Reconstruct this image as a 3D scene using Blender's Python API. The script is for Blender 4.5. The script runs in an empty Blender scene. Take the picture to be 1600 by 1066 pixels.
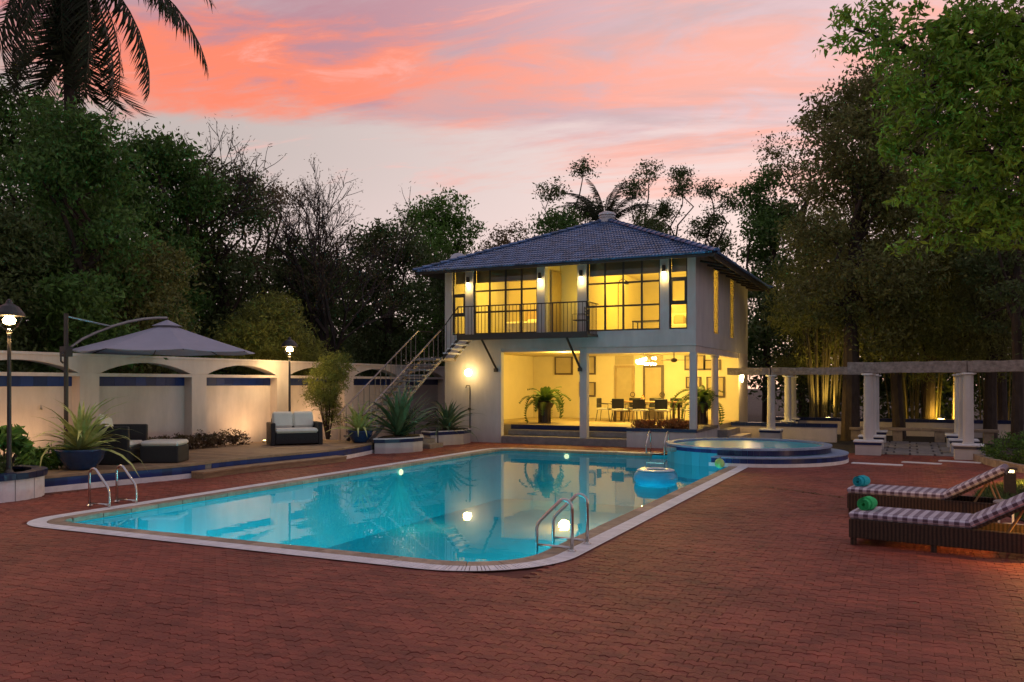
import bpy, bmesh, math, random
import numpy as np
from mathutils import Vector, Matrix
R = math.radians
PI = math.pi
C = bpy.context.scene.collection
sc = bpy.context.scene
random.seed(7)

# ------------------------------------------------------------------ camera, sky, sun, exposure
cam_d = bpy.data.cameras.new('camera')
cam = bpy.data.objects.new('camera', cam_d); C.objects.link(cam)
cam.location = (0, 0, 2.0)
cam.rotation_euler = (R(90), 0, math.atan(620 / 1318))
cam_d.sensor_width = 36; cam_d.lens = 36 * 1318 / 1600
cam_d.shift_y = 66 / 1600
cam_d.clip_end = 600
sc.camera = cam

SUN_EL, SUN_AZ = R(3.0), R(-8)      # the sun has gone down behind the house
world = bpy.data.worlds.new('World'); sc.world = world; world.use_nodes = True
def build_sky():
    nt = world.node_tree; N = nt.nodes; L = nt.links
    N.clear()
    out = N.new('ShaderNodeOutputWorld'); bg = N.new('ShaderNodeBackground'); bg2 = N.new('ShaderNodeBackground')
    add = N.new('ShaderNodeAddShader')
    sky = N.new('ShaderNodeTexSky'); sky.sky_type = 'NISHITA'; sky.sun_disc = False
    sky.sun_elevation = SUN_EL; sky.sun_rotation = SUN_AZ; sky.altitude = 900
    L.new(sky.outputs[0], bg2.inputs[0]); bg2.inputs[1].default_value = 0.012
    tc = N.new('ShaderNodeTexCoord')
    def vmath(op, a, b=None):
        n = N.new('ShaderNodeVectorMath'); n.operation = op
        for i, v in enumerate((a, b)):
            if v is None: continue
            if isinstance(v, tuple): n.inputs[i].default_value = v
            else: L.new(v, n.inputs[i])
        return n
    def m(op, a, b=None, clamp=False):
        n = N.new('ShaderNodeMath'); n.operation = op; n.use_clamp = clamp
        for i, v in enumerate((a, b)):
            if v is None: continue
            if isinstance(v, (int, float)): n.inputs[i].default_value = v
            else: L.new(v, n.inputs[i])
        return n.outputs[0]
    def ss(v, a, b):
        n = N.new('ShaderNodeMapRange'); n.interpolation_type = 'SMOOTHSTEP'
        L.new(v, n.inputs[0]); n.inputs[1].default_value = a; n.inputs[2].default_value = b
        return n.outputs[0]
    def mix(f, a, b):
        n = N.new('ShaderNodeMix'); n.data_type = 'RGBA'
        if isinstance(f, (int, float)): n.inputs[0].default_value = f
        else: L.new(f, n.inputs[0])
        for i, v in ((6, a), (7, b)):
            if isinstance(v, tuple): n.inputs[i].default_value = v + (1,)
            else: L.new(v, n.inputs[i])
        return n.outputs[2]
    d = tc.outputs['Generated']
    sep = N.new('ShaderNodeSeparateXYZ'); L.new(d, sep.inputs[0]); z = sep.outputs[2]
    a = vmath('DOT_PRODUCT', d, (0.905, 0.4257, 0)).outputs['Value']      # along the cloud streets
    b = vmath('DOT_PRODUCT', d, (-0.4257, 0.905, 0)).outputs['Value']     # across them
    h = m('ADD', m('MAXIMUM', z, 0.0), 0.10)
    u = m('DIVIDE', a, h); v = m('DIVIDE', b, h)
    v = m('ADD', v, m('MULTIPLY', u, 0.22))
    def noise(su, sv, scale, det, rough, off, dist=0.0):
        cb = N.new('ShaderNodeCombineXYZ')
        L.new(m('MULTIPLY', u, su), cb.inputs[0]); L.new(m('MULTIPLY', v, sv), cb.inputs[1]); cb.inputs[2].default_value = off
        n = N.new('ShaderNodeTexNoise'); L.new(cb.outputs[0], n.inputs['Vector'])
        n.inputs['Scale'].default_value = scale; n.inputs['Detail'].default_value = det
        n.inputs['Roughness'].default_value = rough; n.inputs['Distortion'].default_value = dist
        return n.outputs['Fac']
    n1 = noise(0.55, 1.35, 1.1, 9, 0.64, 3.1, 0.5)
    n2 = noise(0.9, 1.6, 2.6, 9, 0.66, 8.7, 1.0)
    n3 = noise(0.5, 1.2, 1.3, 7, 0.62, 15.3, .5)
    aa = ss(a, -0.75, 0.75)                                                # left .. right
    # clear air low down: grey cream on the left, pale pink on the right
    low = mix(ss(a, -0.45, 0.25), (0.54, 0.46, 0.435), (0.88, 0.69, 0.665))
    low = mix(ss(z, 0.05, 0.27), (0.90, 0.68, 0.66), low)
    # lit cloud deck
    salmon = mix(ss(a, -0.3, 0.35), (1.0, 0.25, 0.145), (1.0, 0.47, 0.385))
    mauve = mix(ss(a, -0.25, 0.35), (0.52, 0.26, 0.31), (0.84, 0.58, 0.60))
    streak = m('ADD', m('MULTIPLY', n1, 0.6), m('MULTIPLY', n2, 0.5))
    zt = m('ADD', z, m('MULTIPLY', a, 0.10))
    bandf = m('SUBTRACT', 1.0, ss(zt, 0.30, 0.46))
    lit = m('ADD', streak, m('MULTIPLY', bandf, 0.11))
    cloud = mix(ss(lit, 0.525, 0.685), mauve, salmon)
    cloud = mix(m('MULTIPLY', ss(n3, 0.50, 0.64), 0.6), cloud, (0.55, 0.42, 0.45))
    edge = m('ADD', zt, m('MULTIPLY', m('SUBTRACT', n1, 0.5), 0.26))
    edge = m('ADD', edge, m('MULTIPLY', m('SUBTRACT', n3, 0.5), 0.10))
    cover = ss(edge, 0.235, 0.300)
    col = mix(cover, low, cloud)
    wisp = m('MULTIPLY', ss(n2, 0.56, 0.72), ss(z, 0.12, 0.24))
    col = mix(m('MULTIPLY', wisp, 0.45), col, (0.98, 0.50, 0.44))
    # towards the zenith the dusk turns lavender blue
    col = mix(ss(z, 0.42, 0.85), col, (0.40, 0.40, 0.50))
    # the sky away from the sunset has already gone dusky
    dusk = mix(ss(z, 0.0, 0.7), (0.32, 0.27, 0.31), (0.27, 0.27, 0.36))
    col = mix(ss(b, 0.25, -0.75), col, dusk)
    col = mix(ss(z, 0.0, -0.12), col, (0.05, 0.04, 0.04))
    L.new(col, bg.inputs[0]); bg.inputs[1].default_value = 1.0
    L.new(bg.outputs[0], add.inputs[0]); L.new(bg2.outputs[0], add.inputs[1])
    L.new(add.outputs[0], out.inputs[0])
build_sky()

sun_d = bpy.data.lights.new('sun', 'SUN'); sun_d.energy = 0.25; sun_d.angle = R(12); sun_d.color = (1.0, 0.62, 0.45)
sun = bpy.data.objects.new('sun', sun_d); C.objects.link(sun)
sun.rotation_euler = (R(90) - SUN_EL, 0, R(180) - SUN_AZ)     # shines from the sunset side, low
sun.location = (0, 40, 40)

vs = sc.view_settings
vs.view_transform = 'Standard'; vs.look = 'None'; vs.exposure = 0.0; vs.gamma = 1.0; vs.use_curve_mapping = False
sc.cycles.use_denoising = True; sc.cycles.use_adaptive_sampling = True; sc.cycles.adaptive_threshold = 0.02
sc.cycles.max_bounces = 6; sc.cycles.diffuse_bounces = 2; sc.cycles.glossy_bounces = 3
sc.cycles.transmission_bounces = 4; sc.cycles.transparent_max_bounces = 10
sc.cycles.sample_clamp_indirect = 4.0
sc.cycles.caustics_reflective = False; sc.cycles.caustics_refractive = False

# ------------------------------------------------------------------ materials
def lin(c):
    return tuple(((v / 255) / 12.92 if v / 255 <= .04045 else ((v / 255 + .055) / 1.055) ** 2.4) for v in c)
M = {}
def mat(name, col, rough=.7, var=.0, vscale=3.0, bump=0., bscale=40., spec=.4, metal=0., island=0., col2=None, emit=None, estr=0., coat=0., stretch=None, transl=0., world=False, stain=0.):
    m_ = bpy.data.materials.new(name); m_.use_nodes = True
    nt = m_.node_tree; N = nt.nodes; L = nt.links
    p = N['Principled BSDF']
    p.inputs['Base Color'].default_value = col + (1,)
    p.inputs['Roughness'].default_value = rough
    p.inputs['Specular IOR Level'].default_value = spec
    p.inputs['Metallic'].default_value = metal
    p.inputs['Coat Weight'].default_value = coat
    tc = N.new('ShaderNodeTexCoord')
    vec = N.new('ShaderNodeNewGeometry').outputs['Position'] if world else tc.outputs['Object']
    vec0 = vec
    if stretch:
        mp = N.new('ShaderNodeMapping'); mp.inputs['Scale'].default_value = stretch
        L.new(vec, mp.inputs[0]); vec = mp.outputs[0]
    cout = None
    if var or col2:
        n = N.new('ShaderNodeTexNoise'); n.inputs['Scale'].default_value = vscale; n.inputs['Detail'].default_value = 7
        n.inputs['Roughness'].default_value = .65
        L.new(vec, n.inputs['Vector'])
        rp = N.new('ShaderNodeMapRange'); rp.inputs[1].default_value = .3; rp.inputs[2].default_value = .7
        L.new(n.outputs['Fac'], rp.inputs[0])
        mx = N.new('ShaderNodeMix'); mx.data_type = 'RGBA'
        L.new(rp.outputs[0], mx.inputs[0])
        c2 = col2 if col2 else tuple(min(1, c * (1 + var)) for c in col)
        c1 = col if col2 else tuple(c * (1 - var) for c in col)
        mx.inputs[6].default_value = c1 + (1,); mx.inputs[7].default_value = c2 + (1,)
        cout = mx.outputs[2]
    if island:
        g = N.new('ShaderNodeNewGeometry')
        rp = N.new('ShaderNodeMapRange'); rp.inputs[3].default_value = 1 - island; rp.inputs[4].default_value = 1 + island
        oi = N.new('ShaderNodeObjectInfo')
        ad = N.new('ShaderNodeMath'); ad.operation = 'ADD'; L.new(g.outputs['Random Per Island'], ad.inputs[0]); L.new(oi.outputs['Random'], ad.inputs[1])
        fr = N.new('ShaderNodeMath'); fr.operation = 'FRACT'; L.new(ad.outputs[0], fr.inputs[0])
        L.new(fr.outputs[0], rp.inputs[0])
        hs = N.new('ShaderNodeHueSaturation')
        L.new(rp.outputs[0], hs.inputs['Value'])
        if cout: L.new(cout, hs.inputs['Color'])
        else: hs.inputs['Color'].default_value = col + (1,)
        cout = hs.outputs[0]
    if stain:                                   # broad weathering blotches
        n = N.new('ShaderNodeTexNoise'); n.inputs['Scale'].default_value = .55; n.inputs['Detail'].default_value = 8; n.inputs['Roughness'].default_value = .7; L.new(vec0, n.inputs['Vector'])
        rp = N.new('ShaderNodeMapRange'); rp.inputs[1].default_value = .35; rp.inputs[2].default_value = .68; rp.inputs[3].default_value = 1 - stain; rp.inputs[4].default_value = 1 + stain * .45; L.new(n.outputs['Fac'], rp.inputs[0])
        hs = N.new('ShaderNodeHueSaturation'); L.new(rp.outputs[0], hs.inputs['Value'])
        if cout: L.new(cout, hs.inputs['Color'])
        else: hs.inputs['Color'].default_value = col + (1,)
        cout = hs.outputs[0]
    if cout: L.new(cout, p.inputs['Base Color'])
    if bump:
        n = N.new('ShaderNodeTexNoise'); n.inputs['Scale'].default_value = bscale; n.inputs['Detail'].default_value = 5
        L.new(vec, n.inputs['Vector'])
        b = N.new('ShaderNodeBump'); b.inputs['Strength'].default_value = bump; b.inputs['Distance'].default_value = .02
        L.new(n.outputs['Fac'], b.inputs['Height']); L.new(b.outputs[0], p.inputs['Normal'])
    if emit:
        p.inputs['Emission Color'].default_value = emit + (1,); p.inputs['Emission Strength'].default_value = estr
    if transl:
        t = N.new('ShaderNodeBsdfTranslucent'); ms = N.new('ShaderNodeMixShader'); ms.inputs[0].default_value = transl
        if cout: L.new(cout, t.inputs[0])
        else: t.inputs[0].default_value = col + (1,)
        o = N['Material Output']
        L.new(p.outputs[0], ms.inputs[1]); L.new(t.outputs[0], ms.inputs[2]); L.new(ms.outputs[0], o.inputs[0])
    M[name] = m_
    return m_

mat('soil', (.035, .028, .02), .95, var=.5, vscale=2, bump=.6, bscale=20)
mat('joint', (.15, .048, .033), .95, var=.4, vscale=6, stain=.3)
mat('paver', (.325, .078, .046), .6, col2=(.23, .058, .040), vscale=5, bump=.45, bscale=45, island=.20, spec=.35, world=True, stain=.42)
mat('plaster', (.58, .55, .535), .85, var=.12, vscale=2.4, bump=.15, bscale=50, stretch=(1, 1, .22), stain=.10, world=True)
mat('plaster_warm', (.68, .58, .52), .85, var=.12, vscale=2.2, bump=.15, bscale=50, stretch=(1, 1, .22), stain=.12, world=True)
mat('room', (.80, .68, .40), .9, var=.04, vscale=2)
mat('white_stone', (.80, .79, .80), .6, var=.12, vscale=5, bump=.15, bscale=70, island=.06)
mat('blue_stone', (.26, .33, .46), .5, var=.15, vscale=6, island=.1)
mat('coping', (.36, .27, .19), .7, var=.3, vscale=6, bump=.4, bscale=45, island=.22)
mat('stone_beam', (.27, .23, .21), .9, var=.4, vscale=9, bump=.8, bscale=26)
mat('grey_stone', (.24, .22, .21), .8, var=.25, vscale=5, bump=.3, bscale=40, island=.12)
mat('timber', (.33, .22, .13), .65, var=.3, vscale=4, bump=.3, bscale=30, island=.18, stretch=(6, 1, 6))
mat('dark_steel', (.035, .028, .025), .45, spec=.5, var=.2, vscale=20)
mat('steel', (.32, .29, .27), .28, metal=1., var=.15, vscale=14)
mat('chrome', (.62, .58, .54), .22, metal=1., var=.1, vscale=9)
mat('blue_tile', (.010, .030, .15), .35, island=.35, spec=.35)
mat('dark_blue_tile', (.007, .017, .08), .3, island=.3, spec=.35)
mat('cyan_tile', (.05, .42, .55), .25, island=.12)
mat('basin', (.012, .50, .64), .5, var=.06, vscale=2)
mat('roof_tile', (.068, .13, .265), .5, var=.22, vscale=2.5, island=.42, spec=.4, bump=.15, bscale=60)
M['roof_tile'].node_tree.nodes['Principled BSDF'].inputs['Roughness'].default_value = .34; M['roof_tile'].node_tree.nodes['Principled BSDF'].inputs['Specular IOR Level'].default_value = .4
mat('roof_under', (.06, .05, .045), .8, var=.2)
mat('white_metal', (.7, .68, .66), .4, var=.06)
mat('dish', (.66, .64, .66), .5, var=.05)
mat('canopy', (.38, .375, .46), .9, var=.06, vscale=2, bump=.2, bscale=120, transl=.12)
mat('wicker', (.06, .032, .018), .55, col2=(.15, .08, .042), vscale=60, bump=.9, bscale=130, stretch=(1, 1, 3))
mat('charcoal_wicker', (.014, .014, .017), .6, col2=(.03, .03, .034), vscale=70, bump=.8, bscale=130, stretch=(1, 1, 3))
mat('cushion', (.74, .71, .62), .9, var=.06, vscale=5, bump=.2, bscale=18)
mat('navy_pot', (.012, .045, .13), .2, coat=.5, var=.3, vscale=8)
mat('dark_pot', (.03, .022, .018), .45, var=.3)
mat('bark', (.06, .042, .032), .95, var=.4, vscale=8, bump=.8, bscale=24, stretch=(1, 1, .3))
mat('palm_bark', (.05, .036, .03), .95, var=.3, vscale=6, bump=.8, bscale=18)
mat('bamboo_cane', (.14, .115, .045), .5, var=.3, vscale=4)
for nm, c, c2 in (('leaf_deep', (.075, .17, .035), (.12, .22, .05)), ('leaf_mid', (.09, .20, .03), (.14, .26, .05)),
                  ('leaf_olive', (.14, .16, .045), (.20, .20, .065)), ('leaf_brown', (.14, .115, .06), (.20, .16, .08)),
                  ('leaf_bright', (.15, .31, .025), (.24, .42, .05)), ('leaf_dark', (.075, .115, .038), (.115, .155, .05)),
                  ('leaf_palm', (.024, .034, .014), (.045, .05, .02)), ('leaf_bamboo', (.18, .21, .04), (.27, .27, .065))):
    mat(nm, c, .55, col2=c2, vscale=.6, island=.4, spec=.3, transl=.35)
mat('leaf_near', (.10, .22, .022), .5, col2=(.32, .50, .06), vscale=1.6, island=.45, spec=.3, transl=.3)
mat('leaf_agave', (.25, .33, .06), .5, col2=(.60, .60, .24), vscale=9, island=.15, stretch=(1, 1, .15))
mat('leaf_agave_dark', (.07, .13, .055), .45, col2=(.14, .21, .10), vscale=6, island=.3, stretch=(1, 1, .2))
mat('leaf_fern', (.10, .17, .025), .5, island=.3, transl=.2)
mat('leaf_croton', (.45, .13, .03), .6, col2=(.22, .12, .03), vscale=6, island=.4)
mat('leaf_hedge', (.16, .085, .04), .7, col2=(.08, .07, .03), vscale=4, island=.4)
mat('grass', (.055, .105, .02), .8, island=.4, col2=(.09, .13, .03), vscale=3)
mat('twig', (.05, .035, .03), .9)
mat('towel_teal', (.02, .48, .58), .95, var=.12, vscale=30, bump=.6, bscale=150)
mat('towel_green', (.05, .60, .18), .95, var=.12, vscale=30, bump=.6, bscale=150)
mat('wood_dark', (.06, .035, .022), .5, var=.3, vscale=8, stretch=(1, 6, 6))
mat('teak', (.30, .17, .07), .55, var=.25, vscale=8)
mat('black', (.012, .012, .013), .5)
mat('door_wood', (.42, .30, .14), .55, var=.2, vscale=5, stretch=(6, 6, 1))
mat('door_dark', (.10, .07, .05), .5, var=.2)
mat('beige', (.50, .40, .22), .8, var=.08)
mat('blind', (.20, .16, .10), .9, var=.1); mat('glow_sheet', (.80, .74, .66), .9, transl=.8)  # the translucent one is an added sheet that makes the slot windows glow
mat('ball_green', (.25, .55, .08), .4, col2=(.60, .72, .30), vscale=7)
mat('float_blue', (.03, .33, .52), .3, spec=.5, var=.1, vscale=3)
mat('float_white', (.55, .62, .68), .3)
WARM = (1.0, .68, .22)
mat('lamp_glow', (1, .9, .7), .4, emit=(1.0, .78, .36), estr=9)
mat('lamp_hot', (1, .9, .7), .4, emit=(1.0, .78, .36), estr=16)
mat('lamp_bulb', (1, .9, .7), .4, emit=(1.0, .74, .34), estr=34)
mat('pool_glow', (1, 1, .8), .4, emit=(1.0, .52, .28), estr=4.0)

def check_material():
    m_ = mat('gingham', (.5, .46, .5), .9); nt = m_.node_tree; N = nt.nodes; L = nt.links; p = N['Principled BSDF']
    tc = N.new('ShaderNodeTexCoord'); sp = N.new('ShaderNodeSeparateXYZ'); L.new(tc.outputs['Object'], sp.inputs[0])
    def sq(o, k, off=0.):
        a = N.new('ShaderNodeMath'); a.operation = 'MULTIPLY_ADD'; L.new(o, a.inputs[0]); a.inputs[1].default_value = k; a.inputs[2].default_value = off
        f = N.new('ShaderNodeMath'); f.operation = 'FRACT'; L.new(a.outputs[0], f.inputs[0])
        g = N.new('ShaderNodeMath'); g.operation = 'GREATER_THAN'; L.new(f.outputs[0], g.inputs[0]); g.inputs[1].default_value = .5
        return g.outputs[0]
    a = N.new('ShaderNodeMath'); a.operation = 'ADD'; L.new(sq(sp.outputs[0], 9.0), a.inputs[0]); zz = N.new('ShaderNodeMath'); zz.operation = 'MULTIPLY_ADD'; L.new(sp.outputs[2], zz.inputs[0]); zz.inputs[1].default_value = 1.4; L.new(sp.outputs[1], zz.inputs[2]); L.new(sq(zz.outputs[0], 9.0, .25), a.inputs[1])
    rp = N.new('ShaderNodeValToRGB'); L.new(N.new('ShaderNodeMath').outputs[0], rp.inputs[0])
    h = N.new('ShaderNodeMath'); h.operation = 'MULTIPLY'; L.new(a.outputs[0], h.inputs[0]); h.inputs[1].default_value = .5
    L.new(h.outputs[0], rp.inputs[0]); e = rp.color_ramp.elements
    e[0].color = (.66, .62, .66, 1); e[1].color = (.10, .065, .085, 1); e[1].position = 1.0
    k = rp.color_ramp.elements.new(.5); k.color = (.36, .30, .36, 1)
    L.new(rp.outputs[0], p.inputs['Base Color'])
check_material()
def weave(name, k):
    nt = M[name].node_tree; N = nt.nodes; L = nt.links; p = N['Principled BSDF']; tc = N.new('ShaderNodeTexCoord'); ck = N.new('ShaderNodeTexWave'); ck.bands_direction = 'X'; ck.inputs['Scale'].default_value = k; ck.inputs['Distortion'].default_value = 1.2; ck.inputs['Detail'].default_value = 2
    L.new(tc.outputs['Object'], ck.inputs['Vector']); old = p.inputs['Base Color'].links[0].from_socket; mx = N.new('ShaderNodeMix'); mx.data_type = 'RGBA'; mx.blend_type = 'MULTIPLY'; mx.inputs[0].default_value = .75
    L.new(old, mx.inputs[6]); L.new(ck.outputs['Color'], mx.inputs[7]); L.new(mx.outputs[2], p.inputs['Base Color'])
weave('wicker', 7.0)

def glassy(name, tint, ior, bump=0., bscale=1.5, rough=0.0, detail=2., one_way=False):
    m_ = bpy.data.materials.new(name); m_.use_nodes = True; nt = m_.node_tree; N = nt.nodes; L = nt.links
    N.remove(N['Principled BSDF']); o = N['Material Output']
    t = N.new('ShaderNodeBsdfTransparent'); t.inputs[0].default_value = tint + (1,)
    g = N.new('ShaderNodeBsdfGlossy'); g.inputs['Roughness'].default_value = rough
    f = N.new('ShaderNodeFresnel'); gm = N.new('ShaderNodeNewGeometry'); rg_ = N.new('ShaderNodeMapRange')
    rg_.inputs[3].default_value = ior; rg_.inputs[4].default_value = ior if one_way else 1 / ior; L.new(gm.outputs['Backfacing'], rg_.inputs[0]); L.new(rg_.outputs[0], f.inputs[0])
    mx = N.new('ShaderNodeMixShader'); L.new(f.outputs[0], mx.inputs[0]); L.new(t.outputs[0], mx.inputs[1]); L.new(g.outputs[0], mx.inputs[2])
    if bump:
        tc = N.new('ShaderNodeTexCoord'); n = N.new('ShaderNodeTexNoise'); n.inputs['Scale'].default_value = bscale; n.inputs['Detail'].default_value = detail
        L.new(tc.outputs['Object'], n.inputs['Vector'])
        b = N.new('ShaderNodeBump'); b.inputs['Strength'].default_value = bump; b.inputs['Distance'].default_value = .02
        L.new(n.outputs['Fac'], b.inputs['Height']); L.new(b.outputs[0], g.inputs['Normal']); L.new(b.outputs[0], f.inputs['Normal'])
    L.new(mx.outputs[0], o.inputs[0]); M[name] = m_
glassy('water', (.46, .93, .98), 1.42, bump=.06, bscale=2.2, one_way=True)
glassy('spa_water', (.42, .86, .95), 1.33, bump=.05, bscale=3, one_way=True)
glassy('pane', (.95, .95, .93), 1.45)
glassy('lamp_glass', (.96, .95, .9), 1.3)

# ------------------------------------------------------------------ mesh helpers
class MB:
    def __init__(s): s.v = []; s.f = []
    def add(s, vs_, fs):
        k = len(s.v); s.v += [tuple(p) for p in vs_]; s.f += [tuple(i + k for i in q) for q in fs]; return s
    def box(s, x0, x1, y0, y1, z0, z1):
        return s.add([(x0, y0, z0), (x1, y0, z0), (x1, y1, z0), (x0, y1, z0), (x0, y0, z1), (x1, y0, z1), (x1, y1, z1), (x0, y1, z1)],
                     [(0, 3, 2, 1), (4, 5, 6, 7), (0, 1, 5, 4), (1, 2, 6, 5), (2, 3, 7, 6), (3, 0, 4, 7)])
    def rbox(s, x0, x1, y0, y1, z0, z1, b=.02):       # box with chamfered edges, a soft pillow when b is large
        import itertools
        P = {}; vs_ = []
        lo = (x0, y0, z0); hi = (x1, y1, z1)
        for sx, sy, sz in itertools.product((0, 1), repeat=3):
            for ax in range(3):
                p = [hi[i] if q else lo[i] for i, q in enumerate((sx, sy, sz))]
                for i, q in enumerate((sx, sy, sz)):
                    if i != ax: p[i] += -b if q else b
                P[(sx, sy, sz, ax)] = len(vs_); vs_.append(tuple(p))
        fs = []
        for ax in range(3):
            for sd in (0, 1):
                o = [i for i in range(3) if i != ax]
                c = []
                for a, b_ in ((0, 0), (1, 0), (1, 1), (0, 1)):
                    k = [0, 0, 0]; k[ax] = sd; k[o[0]] = a; k[o[1]] = b_
                    c.append(P[(k[0], k[1], k[2], ax)])
                fs.append(tuple(c))
        for ax in range(3):
            o = [i for i in range(3) if i != ax]
            for a in (0, 1):
                for b_ in (0, 1):
                    q = []
                    for e, w in ((0, o[0]), (1, o[0]), (1, o[1]), (0, o[1])):
                        k = [0, 0, 0]; k[ax] = e; k[o[0]] = a; k[o[1]] = b_
                        q.append(P[(k[0], k[1], k[2], w)])
                    fs.append(tuple(q))
        for k in itertools.product((0, 1), repeat=3):
            fs.append(tuple(P[k + (a,)] for a in range(3)))
        return s.add(vs_, fs)
    def prism(s, poly, z0, z1):
        n = len(poly)
        return s.add([(x, y, z0) for x, y in poly] + [(x, y, z1) for x, y in poly],
                     [tuple(range(n - 1, -1, -1)), tuple(range(n, 2 * n))] + [(i, (i + 1) % n, n + (i + 1) % n, n + i) for i in range(n)])
    def tube(s, pts, r, n=8, caps=True):
        pts = [Vector(p) for p in pts]; k = len(pts)
        rs = r if isinstance(r, (list, tuple)) else [r] * k
        vs_ = []; up = None
        for i, p in enumerate(pts):
            t = (pts[min(i + 1, k - 1)] - pts[max(i - 1, 0)])
            t = t.normalized() if t.length > 1e-9 else Vector((0, 0, 1))
            if up is None:
                up = Vector((1, 0, 0)) if abs(t.x) < .8 else Vector((0, 1, 0))
            a = up - t * up.dot(t)
            if a.length < 1e-6: a = t.orthogonal()
            a.normalize(); up = a; b = t.cross(a)
            for j in range(n):
                an = 2 * PI * j / n; vs_.append(tuple(p + (a * math.cos(an) + b * math.sin(an)) * rs[i]))
        fs = [(i * n + j, i * n + (j + 1) % n, (i + 1) * n + (j + 1) % n, (i + 1) * n + j) for i in range(k - 1) for j in range(n)]
        if caps: fs += [tuple(range(n - 1, -1, -1)), tuple(range((k - 1) * n, k * n))]
        return s.add(vs_, fs)
    def lathe(s, prof, n=20, c=(0, 0, 0), a0=0., a1=2 * PI):
        full = abs(a1 - a0 - 2 * PI) < 1e-6; k = len(prof); m_ = n if full else n + 1
        vs_ = [(c[0] + r * math.cos(a0 + (a1 - a0) * j / n), c[1] + r * math.sin(a0 + (a1 - a0) * j / n), c[2] + z) for r, z in prof for j in range(m_)]
        fs = []
        for i in range(k - 1):
            for j in range(n):
                j2 = (j + 1) % m_
                fs.append((i * m_ + j, i * m_ + j2, (i + 1) * m_ + j2, (i + 1) * m_ + j))
        if full:
            if prof[0][0] > 1e-4: fs.append(tuple(range(n - 1, -1, -1)))
            if prof[-1][0] > 1e-4: fs.append(tuple(range((k - 1) * n, k * n)))
        return s.add(vs_, fs)
    def quadstrip(s, a, b):
        n = len(a); return s.add(list(a) + list(b), [(i, i + 1, n + i + 1, n + i) for i in range(n - 1)])
    def xf(s, mtx):
        s.v = [tuple(mtx @ Vector(p)) for p in s.v]; return s
    def build(s, name, m_, parent=None, smooth=False, local=False, kind=None, bevel=0.):
        me = bpy.data.meshes.new(name); me.from_pydata(s.v, [], s.f); me.update()
        bm = bmesh.new(); bm.from_mesh(me); bmesh.ops.recalc_face_normals(bm, faces=bm.faces)
        if bevel: bmesh.ops.bevel(bm, geom=[e for e in bm.edges if len(e.link_faces) == 2 and e.calc_face_angle(0) > .6], offset=bevel, segments=1, affect='EDGES', clamp_overlap=True)
        bm.to_mesh(me); bm.free()
        return link(name, me, m_, parent, smooth, local, kind)
def link(name, me, m_, parent=None, smooth=False, local=False, kind=None):
    if m_ is not None and not me.materials: me.materials.append(M[m_] if isinstance(m_, str) else m_)
    if smooth: me.polygons.foreach_set('use_smooth', [True] * len(me.polygons))
    o = bpy.data.objects.new(name, me); C.objects.link(o)
    if parent is not None:
        o.parent = parent
        if not local and parent.parent is None and parent.type == 'EMPTY': o.matrix_parent_inverse = parent.matrix_basis.inverted()
    if kind: o['kind'] = kind
    return o
def tag(o, label, cat, group=None):
    o['label'] = label; o['category'] = cat
    if group: o['group'] = group
    return o
def thing(name, label, cat, loc=(0, 0, 0), rz=0., group=None):
    o = bpy.data.objects.new(name, None); C.objects.link(o); o.location = loc; o.rotation_euler = (0, 0, rz); o.empty_display_size = .2
    return tag(o, label, cat, group)
def copy_tree(o, parent=None, label=None, loc=None, rz=None):
    c = o.copy(); C.objects.link(c)
    if parent is not None: c.parent = parent; c.matrix_parent_inverse = o.matrix_parent_inverse.copy()
    if label: c['label'] = label
    if loc is not None: c.location = loc
    if rz is not None: c.rotation_euler = (0, 0, rz)
    for ch in [x for x in o.children]: copy_tree(ch, c)
    return c
def light(name, kind, loc, watts, col=WARM, size=.08, parent=None, rot=None, spot=None, blend=.5):
    d = bpy.data.lights.new(name, kind); d.energy = watts; d.color = col
    if kind in ('POINT', 'SPOT'): d.shadow_soft_size = size
    if kind == 'AREA': d.size = size
    if kind == 'SPOT': d.spot_size = spot or R(120); d.spot_blend = blend
    o = bpy.data.objects.new(name, d); C.objects.link(o); o.location = loc
    if rot: o.rotation_euler = rot
    if parent is not None:
        o.parent = parent
        if parent.parent is None and parent.type == 'EMPTY': o.matrix_parent_inverse = parent.matrix_basis.inverted()
    return o
def np_quads(name, V, m_, parent=None, kind=None, smooth=False):     # V: (N,4,3) array of quads
    n = len(V); me = bpy.data.meshes.new(name)
    me.vertices.add(n * 4); me.vertices.foreach_set('co', V.reshape(-1).astype(np.float32))
    me.loops.add(n * 4); me.loops.foreach_set('vertex_index', np.arange(n * 4, dtype=np.int32))
    me.polygons.add(n); me.polygons.foreach_set('loop_start', np.arange(0, n * 4, 4, dtype=np.int32))
    me.polygons.foreach_set('loop_total', np.full(n, 4, dtype=np.int32)); me.update(calc_edges=True)
    if not smooth: me.shade_flat()
    return link(name, me, m_, parent, smooth, kind=kind)
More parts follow.
